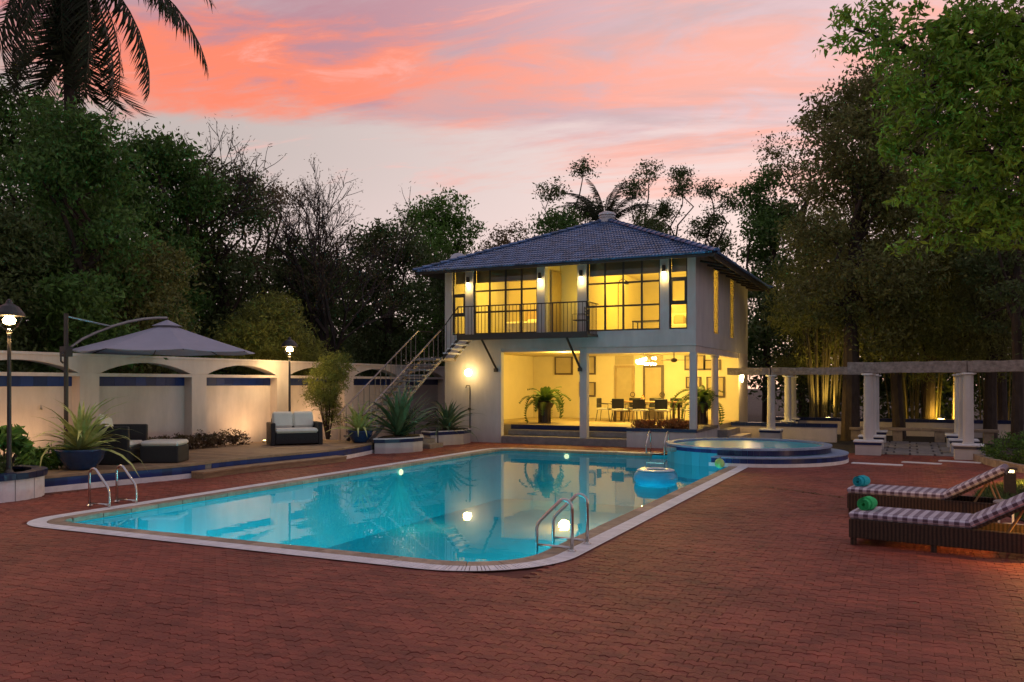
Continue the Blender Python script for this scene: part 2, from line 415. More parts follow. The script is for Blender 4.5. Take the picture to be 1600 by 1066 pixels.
def np_copies(name, tv, tf, T, m_, parent=None, kind=None):          # template verts/faces, T: list of 4x4
    tv = np.array([list(p) + [1] for p in tv]); T = np.array(T); n = len(T); k = len(tv)
    V = np.einsum('nij,kj->nki', T, tv)[:, :, :3].reshape(-1)
    me = bpy.data.meshes.new(name); me.vertices.add(n * k); me.vertices.foreach_set('co', V.astype(np.float32))
    lt = [len(q) for q in tf]; fl = np.array([i for q in tf for i in q])
    loops = (fl[None, :] + (np.arange(n) * k)[:, None]).reshape(-1)
    me.loops.add(len(loops)); me.loops.foreach_set('vertex_index', loops.astype(np.int32))
    tot = np.tile(np.array(lt), n); st = np.concatenate([[0], np.cumsum(tot)[:-1]])
    me.polygons.add(len(tot)); me.polygons.foreach_set('loop_start', st.astype(np.int32)); me.polygons.foreach_set('loop_total', tot.astype(np.int32))
    me.update(calc_edges=True); me.shade_flat()
    return link(name, me, m_, parent, kind=kind)

# ------------------------------------------------------------------ pool outline
def rounded(x0, x1, y0, y1, rs, step=.05):
    """closed counter-clockwise path (points, inward normals), corner radii for near-left, near-right, far-right, far-left"""
    cs = [(x0 + rs[0], y0 + rs[0], PI, rs[0]), (x1 - rs[1], y0 + rs[1], 1.5 * PI, rs[1]), (x1 - rs[2], y1 - rs[2], 0, rs[2]), (x0 + rs[3], y1 - rs[3], .5 * PI, rs[3])]
    pts = []
    for i, (cx, cy, a0, r) in enumerate(cs):
        n = max(6, int(r * PI / 2 / step))
        arc = [((cx + r * math.cos(a0 + PI / 2 * j / n), cy + r * math.sin(a0 + PI / 2 * j / n)), (-math.cos(a0 + PI / 2 * j / n), -math.sin(a0 + PI / 2 * j / n))) for j in range(n + 1)]
        pts += arc
        nx = cs[(i + 1) % 4]; q = (nx[0] + nx[3] * math.cos(nx[2]), nx[1] + nx[3] * math.sin(nx[2])); p, nn = arc[-1]
        Ld = math.dist(p, q); k = max(1, int(Ld / step))
        pts += [((p[0] + (q[0] - p[0]) * j / k, p[1] + (q[1] - p[1]) * j / k), nn) for j in range(1, k)]
    return pts
PX0, PX1, PY0, PY1 = -11.64, -3.44, 7.76, 23.57
path = rounded(PX0, PX1, PY0, PY1, (.75, 1.35, .9, .9), .01)
cum = [0.]
for i in range(1, len(path)): cum.append(cum[-1] + math.dist(path[i][0], path[i - 1][0]))
PERIM = cum[-1]
_ca = np.array(cum)
def at_s(s, o):
    i = int(np.searchsorted(_ca, s % PERIM)); i = min(i, len(path) - 1); p, n = path[i]
    return (p[0] + n[0] * o, p[1] + n[1] * o)
SPA = (-3.9, 23.0); SPA_R = 2.1

# ------------------------------------------------------------------ ground and paving
g = MB()
def holed_sheet(name, m_, X0, X1, Y0, Y1, z):      # a sheet with the pool cut out of it
    hole = [(p[0] + n[0] * .30, p[1] + n[1] * .30) for p, n in path[::25]]
    bm = bmesh.new(); es = []
    for ring in ([(X0, Y0), (X1, Y0), (X1, Y1), (X0, Y1)], hole):
        vv = [bm.verts.new((x, y, z)) for x, y in ring]
        es += [bm.edges.new((vv[i], vv[(i + 1) % len(vv)])) for i in range(len(vv))]
    bmesh.ops.triangle_fill(bm, edges=es, use_beauty=True, normal=(0, 0, 1))
    me = bpy.data.meshes.new(name); bm.to_mesh(me); bm.free()
    return link(name, me, m_, kind='structure')
holed_sheet('ground', 'soil', -260, 260, -60, 320, -.05)
paving = holed_sheet('paving', 'joint', -18, 9, -6, 26.2, -.012)

PL, PW_ = .172, .086
# zigzag-edged block pavers, every one with its own edges
def paver_poly(L=.172, W=.086, a=.0125):
    k = 4; top = []; bot = []
    for i in range(k + 1):
        x = -L / 2 + L * i / k; d = a * (1 if i % 2 else -1)
        bot.append((x, -W / 2 + d)); top.append((x, W / 2 + d))
    g_ = .0013
    bot = [(x * (1 - 2 * g_ / L), y + g_) for x, y in bot]; top = [(x * (1 - 2 * g_ / L), y - g_) for x, y in top]
    return bot + top[::-1]
pp = paver_poly(); npz = len(pp)
b_ = .0022
ins = [(x * (1 - 2 * b_ / PL), y - math.copysign(b_, y)) for x, y in pp]
ptv = [(x, y, -.012) for x, y in pp] + [(x, y, -.003) for x, y in pp] + [(x, y, 0) for x, y in ins]
ptf = [(i, (i + 1) % npz, npz + (i + 1) % npz, npz + i) for i in range(npz)] + [(npz + i, npz + (i + 1) % npz, 2 * npz + (i + 1) % npz, 2 * npz + i) for i in range(npz)]
top_i = [2 * npz + i for i in range(npz)]
h_ = npz // 2
ptf += [(top_i[i], top_i[i + 1], top_i[npz - 2 - i], top_i[npz - 1 - i]) for i in range(h_ - 1)]
def in_pool(x, y, m_): return PX0 + m_ < x < PX1 - m_ and PY0 + m_ < y < PY1 - m_
rng = random.Random(3); spots = []
cells = []
for iy in range(int(2.6 / PW_), int(26.0 / PW_)):
    y = iy * PW_
    for ix in range(int(-14.6 / PL), int(5.2 / PL)):
        x = ix * PL + (PL / 2 if iy % 2 else 0)
        if in_pool(x, y, .13): continue
        d = -x * -.4257 * -1 + y * .905
        d = -.4257 * x + .905 * y; l = .905 * x + .4257 * y
        if d < 5.2 or abs(l) > .66 * d + .6: continue
        if x < -13.9 and y > 9.6: continue
        if (x - SPA[0]) ** 2 + (y - SPA[1]) ** 2 < 2.3 ** 2: continue
        if x > 2.6 and y > 12: continue
        cells.append((x, y, d, l))
def paver_T(x, y):
    rx, ry, rz_ = rng.gauss(0, .012), rng.gauss(0, .010), rng.gauss(0, .012)
    return Matrix.Translation((x + rng.gauss(0, .0012), y + rng.gauss(0, .0012), rng.uniform(-.004, .001))) @ Matrix.Rotation(rz_, 4, 'Z') @ Matrix.Rotation(rx, 4, 'X') @ Matrix.Rotation(ry, 4, 'Y')
seen = sorted([c for c in cells if c[2] > 5.62 and abs(c[3]) < .60 * c[2]], key=lambda c: c[2])[:300]
sset = set((c[0], c[1]) for c in seen)
pme = bpy.data.meshes.new('paver'); pme.from_pydata(ptv, [], ptf); pme.update(); pme.materials.append(M['paver'])
for c in seen:
    o = bpy.data.objects.new('paver', pme); C.objects.link(o); o.parent = paving; o.matrix_basis = paver_T(c[0], c[1])
np_copies('block_pavers', ptv, ptf, [paver_T(c[0], c[1]) for c in cells if (c[0], c[1]) not in sset], 'paver', paving, kind='stuff')

# pale stone strips let into the paving beyond the spa
ps = MB()
for (x0, y0, x1, y1) in ((-1.30, 22.60, -.15, 22.45), (-.17, 23.42, .70, 23.22), (.68, 24.22, 1.62, 23.95)):
    dx, dy = x1 - x0, y1 - y0; Ln = math.hypot(dx, dy); nx, ny = -dy / Ln * .22, dx / Ln * .22
    MB().prism([(x0, y0), (x1, y1), (x1 + nx, y1 + ny), (x0 + nx, y0 + ny)], -.01, .02).build('stone_strip', 'white_stone', paving)
# leaf litter and a dark crack line across the paving
rngn = np.random.default_rng(5)
lc = []
for k in range(150):
    t = rng.random(); lc.append((-2.45 + t * 1.9 + rng.gauss(0, .03), 16.75 - t * 1.3 + rng.gauss(0, .035), .010))
for k in range(110):
    lc.append((rng.uniform(-3, 2.4), rng.uniform(8, 22), .010))
lc = np.array(lc)
def leaf_quads(P, size, rngn, asp=.45, flat=0., fold=.25, dirv=None):
    n = len(P); a = rngn.normal(size=(n, 3)); 
    if dirv is not None: a = a * .5 + dirv
    if flat: a[:, 2] *= (1 - flat)
    a /= np.linalg.norm(a, axis=1)[:, None]
    b = rngn.normal(size=(n, 3))
    if flat: b[:, 2] *= (1 - flat)
    b -= a * (a * b).sum(1)[:, None]; b /= np.linalg.norm(b, axis=1)[:, None] + 1e-9
    c = np.cross(a, b); s = np.asarray(size).reshape(-1, 1) * (.7 + .6 * rngn.random((n, 1)))
    V = np.empty((n, 4, 3)); V[:, 0] = P - a * s * .5; V[:, 2] = P + a * s * .5
    V[:, 1] = P + b * s * asp * .5 + c * s * fold * .3; V[:, 3] = P - b * s * asp * .5 + c * s * fold * .3
    return V
o = np_quads('leaf_litter', leaf_quads(lc, .05, rngn, flat=.9), 'leaf_brown', kind='stuff'); tag(o, 'dry brown leaves scattered over the red paving', 'leaf litter')

# ------------------------------------------------------------------ swimming pool
pool = thing('swimming_pool', 'large cyan swimming pool with stone coping and white gutter grating', 'swimming pool', (-7.5, 7.8, 0))
WZ = -.07
inner = [(p[0] + n[0] * .43, p[1] + n[1] * .43) for p, n in path[::12]]
MB().quadstrip([(x, y, -.015) for x, y in inner + inner[:1]], [(x, y, -1.5) for x, y in inner + inner[:1]]).build('basin_wall', 'basin', pool)
MB().add([(x, y, -1.5) for x, y in inner], [tuple(range(len(inner)))]).build('basin_floor', 'basin', pool)
# row of waterline tiles
ring_in = [(p[0] + n[0] * .445, p[1] + n[1] * .445) for p, n in path[::12]]
# step ledge along the left side of the basin and dark lane lines on the floor
def water_sheet(ring, z, m_):           # faces up: from below it mirrors at shallow angles as water does
    me = bpy.data.meshes.new('water'); me.from_pydata([(x, y, z) for x, y in ring], [], [tuple(range(len(ring)))]); me.update(); return link('water', me, m_, kind='structure')
wat = water_sheet(inner, WZ, 'water'); wat['label'] = 'calm cyan pool water mirroring the lit house'
def near_spa(p, r): return math.dist(p, SPA) < r
def seg_piece(s0, s1, o0, o1, n=2):
    a = [at_s(s0 + (s1 - s0) * i / n, o0) for i in range(n + 1)]; b = [at_s(s0 + (s1 - s0) * i / n, o1) for i in range(n + 1)]
    return a + b[::-1]
ncop = int(PERIM / .52)
for i in range(ncop):
    s0, s1 = PERIM * i / ncop + .004, PERIM * (i + 1) / ncop - .004
    if near_spa(at_s((s0 + s1) / 2, .3), 2.5): continue
    MB().prism(seg_piece(s0, s1, .252, .47, 4), -.06, .014 + rng.uniform(-.003, .003)).build('coping_stone', 'coping', pool, bevel=.006)
grate = frame = MB()
chan_o = [at_s(PERIM * i / 400, 0.) for i in range(401)]; chan_i = [at_s(PERIM * i / 400, .25) for i in range(401)]
gt = MB().quadstrip([(x, y, .005) for x, y in chan_o], [(x, y, .005) for x, y in chan_i]).build('gutter_bed', 'joint', pool)
edge = MB()
MB().quadstrip([(x, y, .013) for x, y in chan_o], [at_s(PERIM * i / 400, .018) + (.013,) for i in range(401)]).build('gutter_edge', 'white_stone', pool)
pitch = .046; nsl = int(PERIM / pitch); sl = []
for i in range(nsl):
    s0 = PERIM * i / nsl; m0 = at_s(s0, .1)
    if near_spa(m0, 2.45) : continue
    sl.append((s0, m0))
sl.sort(key=lambda q: math.hypot(q[1][0], q[1][1]))
def slat(mb, s0):
    mb.prism(seg_piece(s0 + .003, s0 + PERIM / nsl - .006, .020, .245, 1), .001, .014)
for s0, m0 in sl[:300]:
    mb = MB(); slat(mb, s0); mb.build('grating_slat', 'white_stone', pool)
mb = MB()
for s0, m0 in sl[300:]: slat(mb, s0)
mb.build('gutter_grating', 'white_stone', pool, kind='stuff')
# underwater lamps
def pool_lamp(x, y, z, ang, w=22, c=(.75, 1.0, .92)):
    m_ = MB().lathe([(0, .03), (.05, .03), (.075, .0), (.075, -.02)], 16).xf(Matrix.Translation((x, y, z)) @ Matrix.Rotation(ang, 4, 'Z') @ Matrix.Rotation(R(90), 4, 'Y'))
    m_.build('underwater_lamp', 'pool_glow', pool)
    lo = light('underwater_light', 'SPOT', (x + math.cos(ang) * .12, y + math.sin(ang) * .12, z), w * 4.0, c, .10, pool, spot=R(152), blend=1.0)
    lo.rotation_euler = Vector((math.cos(ang), math.sin(ang), -1.1)).to_track_quat('-Z', 'Y').to_euler()
pool_lamp(-11.16, 17.4, -.16, 0, 18, (1, .72, .42)); pool_lamp(-9.1, 23.10, -.15, -PI / 2, 18, (1, .72, .42))
for xx in (-9.6, -7.4, -5.2): pool_lamp(xx, 8.26, -.42, PI / 2, 135)  # lamps added on the unseen near wall, main light for the water
for yy in (10.8, 13.6, 16.4, 19.0): pool_lamp(-3.92, yy, -.42, PI, 135)  # likewise added along the unseen right wall to even out the glow

# ------------------------------------------------------------------ spa
spa = thing('spa_pool', 'round raised spa with dark blue tiled wall beside the pool corner', 'spa', (SPA[0], SPA[1], 0))
SZ = .40
MB().lathe([(2.02, -1.3), (2.08, -1.3), (2.08, SZ - .04), (2.02, SZ - .04)], 64, (SPA[0], SPA[1], 0)).build('wall', 'cyan_tile', spa)
MB().lathe([(1.95, .0), (1.95, SZ - .04), (2.02, SZ - .04), (2.02, .0)], 64, (SPA[0], SPA[1], 0)).build('inner_wall', 'cyan_tile', spa)
MB().lathe([(0, 0.0), (1.95, 0.0)], 48, (SPA[0], SPA[1], -.55)).build('floor', 'basin', spa)
MB().lathe([(1.95, -.55), (1.95, .0)], 48, (SPA[0], SPA[1], 0)).build('tub', 'basin', spa)
nst = 30
def arc_piece(r0, r1, a0, a1, z0, z1, n=3):
    a = [(SPA[0] + r0 * math.cos(a0 + (a1 - a0) * i / n), SPA[1] + r0 * math.sin(a0 + (a1 - a0) * i / n)) for i in range(n + 1)]
    b = [(SPA[0] + r1 * math.cos(a0 + (a1 - a0) * i / n), SPA[1] + r1 * math.sin(a0 + (a1 - a0) * i / n)) for i in range(n + 1)]
    return MB().prism(a + b[::-1], z0, z1)
for i in range(nst):
    a0 = 2 * PI * i / nst; arc_piece(1.93, 2.125, a0 + .0015, a0 + 2 * PI / nst - .0015, SZ - .035, SZ + .012).build('rim_stone', 'blue_stone', spa)
A0, A1 = R(-100), R(75)
nt_ = 44
for i in range(nt_):   # tall dark tiles of the wall above the step
    a0 = A0 + (A1 - A0) * i / nt_; arc_piece(2.075, 2.10, a0 + .0012, a0 + (A1 - A0) / nt_ - .0012, .235, SZ - .037).build('wall_tile', 'dark_blue_tile' if i != 30 else 'grey_stone', spa)
for i in range(nt_):
    a0 = A0 + (A1 - A0) * i / nt_; arc_piece(2.47, 2.50, a0 + .0012, a0 + (A1 - A0) / nt_ - .0012, .085, .195).build('step_tile', 'blue_tile', spa)
for i in range(14):
    a0 = A0 + (A1 - A0) * i / 14; arc_piece(2.08, 2.52, a0 + .001, a0 + (A1 - A0) / 14 - .001, .198, .226).build('step_stone', 'blue_stone', spa)
arc_piece(2.09, 2.465, A0, A1, 0, .195, 40).build('step_core', 'grey_stone', spa)
arc_piece(2.467, 2.52, A0 - .02, A1, 0, .083, 40).build('plinth', 'white_stone', spa)
for i in range(26):    # small blue tiles under the rim on the pool side
    a0 = R(150) + R(110) * i / 26; arc_piece(2.076, 2.095, a0 + .002, a0 + R(110) / 26 - .002, SZ - .13, SZ - .037).build('border_tile', 'blue_tile', spa)
for i in range(16):
    a0 = R(150) + R(110) * i / 16; arc_piece(2.076, 2.09, a0 + .0012, a0 + R(110) / 16 - .0012, -.30, SZ - .134).build('pool_side_tile', 'cyan_tile', spa)
sa = R(218); 
MB().prism([(0, -.16), (.22, -.16), (.22, .16), (0, .16)], SZ - .17, SZ - .06).xf(Matrix.Translation((SPA[0] + 2.05 * math.cos(sa), SPA[1] + 2.05 * math.sin(sa), 0)) @ Matrix.Rotation(sa, 4, 'Z')).build('spout', 'grey_stone', spa, bevel=.02)
o = water_sheet([(SPA[0] + 1.94 * math.cos(2 * PI * i / 64), SPA[1] + 1.94 * math.sin(2 * PI * i / 64)) for i in range(64)], SZ - .07, 'spa_water'); o['label'] = 'still teal water filling the round spa'
light('spa_light', 'POINT', (SPA[0], SPA[1], -.05), 5, (.6, .95, 1.0), .3, spa)

# ------------------------------------------------------------------ pool ladders (grab rails)
def ladder(loc, rz, label, scale=1., w=.52):
    t = thing('pool_ladder', label, 'pool ladder', loc, rz, 'pool ladders'); t.scale = (scale,) * 3
    for s in (-1, 1):
        y = s * w / 2; pts = [(-.0, y, -.02), (0, y, .50)]
        for k in range(7):
            a = PI - (PI * .66) * k / 6; pts.append((.10 + .10 * math.cos(a), y, .52 + .10 * math.sin(a)))
        pts += [(.40, y, .36), (.44, y, .31), (.455, y, .25), (.455, y, -.85)]
        MB().tube(pts, .021, 10).build('rail', 'chrome', t, smooth=True, local=True)
        MB().tube([(0, y, .055), (.455, y, .055)], .017, 8).build('cross_bar', 'chrome', t, smooth=True, local=True)
        MB().lathe([(.05, 0), (.05, .012), (.024, .03)], 14, (0, y, .01)).build('flange', 'chrome', t, local=True)
    for z in (-.25, -.5, -.75): MB().box(.42, .50, -w / 2, w / 2, z, z + .03).build('tread', 'chrome', t, local=True)
    return t
ladder((-3.60, 9.58, 0), PI, 'steel grab rail ladder at the near right corner of the pool')
ladder((-12.02, 9.72, 0), 0, 'steel grab rail ladder at the left end of the pool')
ladder((-6.45, 23.62, 0), -PI / 2, 'small steel ladder beside the round spa', 1.0)

# ------------------------------------------------------------------ float ring and green toy
fl = thing('float_ring', 'blue inflatable ring floating near the right edge of the pool', 'float ring', (-4.75, 17.1, WZ))
def torus(Rm, rx, rz_, n=36, k=14, z=0.):
    mb = MB(); vs_ = []; 
    for i in range(n):
        a = 2 * PI * i / n
        for j in range(k):
            b = 2 * PI * j / k; rr = Rm + rx * math.cos(b); vs_.append((rr * math.cos(a), rr * math.sin(a), z + rz_ * math.sin(b)))
    mb.add(vs_, [(i * k + j, ((i + 1) % n) * k + j, ((i + 1) % n) * k + (j + 1) % k, i * k + (j + 1) % k) for i in range(n) for j in range(k)]); return mb
torus(.30, .155, .17, z=.11).build('tube', 'float_blue', fl, smooth=True, local=True)
torus(.30, .09, .02, z=.272).build('pale_band', 'float_white', fl, smooth=True, local=True)
MB().tube([(.30, .0, .28), (.30, .0, .31)], .014, 8).build('valve', 'float_white', fl, local=True)
gb = thing('melon_toy', 'pale green round toy lying on the coping by the spa', 'toy', (-4.0, 19.9, .014))
mb = MB().lathe([(0.001, 0)] + [(.115 * math.sin(PI * i / 10), .115 - .115 * math.cos(PI * i / 10)) for i in range(1, 10)] + [(.001, .23)], 18)
mb.build('ball', 'ball_green', gb, smooth=True, local=True)
MB().tube([(0, 0, .22), (.01, .01, .25), (.035, .01, .27)], [.016, .012, .008], 6).build('stalk', 'leaf_olive', gb, local=True)

# ------------------------------------------------------------------ the pool house
HX0, HX1, HY0, HY1 = -14.57, -5.84, 25.5, 34.6
house = thing('pool_house', 'two-storey white pool house with blue tiled hip roof and lit yellow rooms', 'house', (-10.2, 25.5, 0))
def hb(name, m_, *boxes, par=None, bevel=0.):
    mb = MB()
    for b in boxes: mb.box(*b)
    return mb.build(name, m_, par or house, bevel=bevel)
FL = .58                                  # terrace floor
hb('wall', 'plaster', (HX0, -12.40, HY0, 25.7, -.03, 3.15))
hb('wall', 'plaster', (HX0, HX0 + .2, 25.7, HY1, -.03, 3.15))
hb('wall', 'room', (HX0 + .2, HX0 + .23, 25.71, 32.58, FL, 3.14))                     # inner lining of the left wall
hb('wall', 'room', (HX0 + .2, HX1 - .0, 32.6, 32.8, FL, 3.149))                       # back wall of the dining terrace
hb('wall', 'plaster_warm', (HX1 - .2, HX1, 32.8, HY1, -.03, 3.15))
hb('wall', 'plaster', (HX0 + .2, HX1 - .2, HY1 - .2, HY1, -.03, 3.15))
hb('terrace_floor', 'beige', (HX0 + .2, HX1 - .05, 26.32, 32.6, -.03, FL))
hb('terrace_edge', 'dark_blue_tile', (-12.40, -8.0, 26.28, 26.318, .43, FL + .004))
hb('step', 'grey_stone', (-12.36, -8.0, 25.42, 26.10, -.03, .24), bevel=.012)
hb('step', 'grey_stone', (-12.36, -8.0, 25.96, 26.27, .242, .425), bevel=.012)
# planter built against the terrace
pl = hb('planter_wall', 'plaster', (-8.0, HX1 + .02, 25.44, 25.6, -.03, .50), (-8.0, -7.85, 25.6, 26.3, -.03, .50), (HX1 - .13, HX1 + .02, 25.6, 28.6, -.03, .50))
hb('planter_cap', 'dark_blue_tile', (-8.03, HX1 + .05, 25.41, 25.63, .502, .60), (HX1 - .16, HX1 + .05, 25.632, 28.6, .502, .60))
hb('planter_soil', 'soil', (-7.85, HX1 - .135, 25.6, 26.3, -.03, .52))
hb('floor_slab', 'plaster', (HX0, HX1, HY0, HY1, 3.152, 3.66))
hb('terrace_ceiling', 'room', (HX0 + .21, HX1 - .24, 25.84, 32.59, 3.12, 3.150))
hb('beam', 'plaster_warm', (-9.36, HX1 - .02, 25.54, 25.80, 2.95, 3.149)); hb('beam', 'plaster_warm', (HX1 - .24, HX1 - .02, 25.802, 32.6, 2.95, 3.149))
hb('beam', 'plaster', (-12.40, -9.60, 25.54, 25.80, 3.05, 3.149))
hb('column', 'plaster', (-9.60, -9.362, 25.53, 25.77, .242, 3.148))
hb('column', 'plaster', (HX1 - .2, HX1 - .003, 25.52, 25.72, .60, 2.948))
mb = MB().lathe([(.17, .42), (.17, .50), (.125, .54), (.115, 2.85), (.15, 2.90), (.15, 2.948)], 20, (HX1 - .13, 28.9, 0)); mb.build('column', 'plaster_warm', house, smooth=False)
hb('side_step', 'grey_stone', (HX1 - .5, HX1 + .35, 28.62, 30.9, -.03, .42)); hb('side_step', 'plaster_warm', (HX1 + .352, HX1 + .75, 28.9, 30.9, -.03, .22))
# upper storey
UT = 6.06; UB = 3.661
for x0, x1 in ((HX0, -14.29), (-13.77, -13.46), (-11.09, -10.81), (-9.67, -9.36), (-6.95, -6.67), (-6.10, HX1)):
    hb('pier', 'plaster', (x0, x1, HY0, HY0 + .25, UB, UT))
hb('wall', 'plaster', (HX0, HX0 + .2, HY0 + .251, HY1, UB, UT)); hb('wall', 'plaster', (HX0 + .2, HX1 - .2, HY1 - .2, HY1, UB, UT))
for y0, y1, z0, z1 in ((HY0 + .251, 28.12, UB, UT), (28.86, 30.95, UB, UT), (31.69, HY1, UB, UT), (28.12, 28.86, 5.84, UT), (30.95, 31.69, 5.78, UT)):
    hb('wall', 'plaster', (HX1 - .2, HX1, y0, y1, z0, z1))
hb('inner_wall', 'room', (HX0 + .21, -11.0, 30.2, 30.3, UB, UT - .05)); hb('inner_wall', 'room', (-9.5, HX1 - .21, 32.4, 32.5, UB, UT - .05))
hb('inner_wall', 'room', (-10.98, -10.815, HY0 + .26, 30.3, UB, UT - .05)); hb('inner_wall', 'room', (-9.66, -9.5, HY0 + .26, 32.4, UB, UT - .05))
hb('inner_wall', 'room', (-10.81, -9.67, 26.9, 27.0, UB, UT - .05))
hb('inner_ceiling', 'room', (HX0 + .21, HX1 - .21, HY0 + .255, HY1 - .21, UT - .045, UT - .005))
hb('lintel', 'plaster', (-10.81, -9.67, HY0 + .02, HY0 + .2, 5.86, UT - .05))
d = hb('door', 'door_wood', (-10.80, -10.74, 25.95, 26.8, UB, 5.75)); hb('handle', 'steel', (-10.738, -10.70, 26.05, 26.17, 4.68, 4.71), par=d)
for y0, z1 in ((28.12, 5.84), (30.95, 5.78)):
    w = hb('slot_window', 'beige', (HX1 - .14, HX1 - .11, y0, y0 + .03, UB, z1)); hb('glow_sheet', 'glow_sheet', (HX1 - .030, HX1 - .025, y0 + .032, y0 + .739, UB, z1), par=w); hb('pane', 'pane', (HX1 - .018, HX1 - .012, y0 + .031, y0 + .74, UB, z1), par=w)  # translucent sheet added near the outer face so the slot glows with room light

def window(x0, x1, z0, z1, cols, rows, vent=False):
    y = HY0 + .10; t = .05
    w = hb('window', 'dark_steel', (x0, x0 + t, y - .03, y + .03, z0, z1), (x1 - t, x1, y - .03, y + .03, z0, z1), (x0 + t, x1 - t, y - .03, y + .03, z0, z0 + t), (x0 + t, x1 - t, y - .03, y + .03, z1 - t, z1))
    xs = [x0 + (x1 - x0) * i / cols for i in range(cols + 1)]
    for x in xs[1:-1]: hb('mullion', 'dark_steel', (x - .03, x + .03, y - .022, y + .022, z0 + t, z1 - t), par=w)
    zs = [z0] + list(rows) + [z1]
    for k, z in enumerate(rows):
        th = .06 if vent else .028
        for i in range(cols): hb('transom', 'dark_steel', (xs[i] + .031, xs[i + 1] - .031, y - .02, y + .02, z - th, z + th), par=w)
    for i in range(cols):
        for k in range(len(zs) - 1): hb('pane', 'pane', (xs[i] + .02, xs[i + 1] - .02, y - .004, y + .004, zs[k] + .02, zs[k + 1] - .02), par=w)
    if vent:
        hb('vent_frame', 'dark_steel', (x0 + .04, x0 + .1, y - .05, y - .024, rows[0], rows[1]), (x1 - .1, x1 - .04, y - .05, y - .024, rows[0], rows[1]), par=w)
    b = hb('roller_blind', 'blind', (x0 + .03, x1 - .03, y + .12, y + .14, z1 - .60, z1 - .02), par=w)
    return w
window(-14.29, -13.77, UB, UT - .02, 1, (4.36, 5.02), True)
window(-13.46, -11.09, UB, UT - .02, 4, (4.42, 5.14))
window(-9.36, -6.95, UB, UT - .02, 4, (4.45, 5.18))
window(-6.67, -6.10, UB, UT - .02, 1, (4.48, 5.20), True)

# lower terrace wall: picture windows and the two arched-panel doors
def niche(x0, x1, z0, z1):
    y = 32.6
    w = hb('niche_window', 'door_dark', (x0, x0 + .05, y - .06, y - .002, z0, z1), (x1 - .07, x1, y - .06, y - .002, z0, z1), (x0 + .05, x1 - .07, y - .06, y - .002, z0, z0 + .07), (x0 + .05, x1 - .07, y - .06, y - .002, z1 - .04, z1))
    hb('pane', 'beige', (x0 + .05, x1 - .07, y - .02, y - .003, z0 + .07, z1 - .04), par=w)
for q in ((-13.35, -12.55, 2.35, 3.1), (-12.25, -11.55, 2.35, 3.1), (-12.25, -11.55, 1.45, 2.05), (-7.9, -7.1, 2.50, 3.08), (-7.15, -6.5, 2.5, 2.9), (-7.85, -7.25, 1.8, 2.25), (-7.05, -6.35, 1.45, 2.25)): niche(*q)
for x0, x1, mm in ((-10.72, -9.92, 'door_wood'), (-9.55, -8.72, 'door_dark')):
    dd = hb('door', mm, (x0, x0 + .07, 32.52, 32.598, FL, 2.72), (x1 - .1, x1, 32.52, 32.598, FL, 2.72), (x0 + .07, x1 - .1, 32.52, 32.598, 2.62, 2.72), (x0 + .07, x1 - .1, 32.54, 32.598, FL, .86))
    hb('panel', 'beige', (x0 + .071, x1 - .101, 32.56, 32.598, .861, 2.619), par=dd)
    arcp = [(x0 + .07 + (x1 - x0 - .17) * i / 10, .86 + .16 * math.sin(PI * i / 10)) for i in range(11)]
    MB().prism([(x, z) for x, z in arcp], 0, .03).xf(Matrix.Translation((0, 32.558, 0)) @ Matrix.Rotation(R(90), 4, 'X')).build('arch_panel', 'door_dark', dd)
    hb('transom_light', 'beige', (x0, x1 - .03, 32.57, 32.598, 2.74, 3.1), par=dd)
    torus(.09, .015, .015, 18, 6).xf(Matrix.Translation((x1 - .05, 32.50, 1.55)) @ Matrix.Rotation(R(90), 4, 'X')).build('ring_handle', 'dark_steel', dd)

# roof: hip of clay tiles
OV = .75; EZ = 5.80; AP = Vector(((HX0 + HX1) / 2, (HY0 + HY1) / 2, 8.05))
ex0, ex1, ey0, ey1 = HX0 - OV, HX1 + OV, HY0 - OV, HY1 + OV
roof = MB().add([(ex0, ey0, EZ), (ex1, ey0, EZ), (ex1, ey1, EZ), (ex0, ey1, EZ), tuple(AP), (ex0, ey0, EZ - .045), (ex1, ey0, EZ - .045), (ex1, ey1, EZ - .045), (ex0, ey1, EZ - .045), (AP.x, AP.y, AP.z - .10)],
    [(0, 1, 4), (1, 2, 4), (2, 3, 4), (3, 0, 4), (6, 5, 9), (7, 6, 9), (8, 7, 9), (5, 8, 9), (0, 1, 6, 5), (1, 2, 7, 6), (2, 3, 8, 7), (3, 0, 5, 8)]).build('roof', 'roof_under', house)
TW, TE = .205, .285
def tile_mesh():
    n = 8; a = []; b = []; c = []
    for i in range(n + 1):
        x = -TW / 2 + TW * i / n; hmp = .036 * abs(math.sin(2 * PI * i / n * 1.0)) 
        a.append((x, 0, .052 + hmp)); b.append((x, TE + .04, .020 + hmp)); c.append((x, 0, .015))
    mb = MB(); mb.quadstrip(a, b); mb.quadstrip(c, a); return mb
tm = tile_mesh(); tme = bpy.data.meshes.new('roof_tile'); tme.from_pydata(tm.v, [], tm.f); tme.update(); tme.materials.append(M['roof_tile'])
tiles = []
corners = [Vector((ex0, ey0, EZ)), Vector((ex1, ey0, EZ)), Vector((ex1, ey1, EZ)), Vector((ex0, ey1, EZ))]
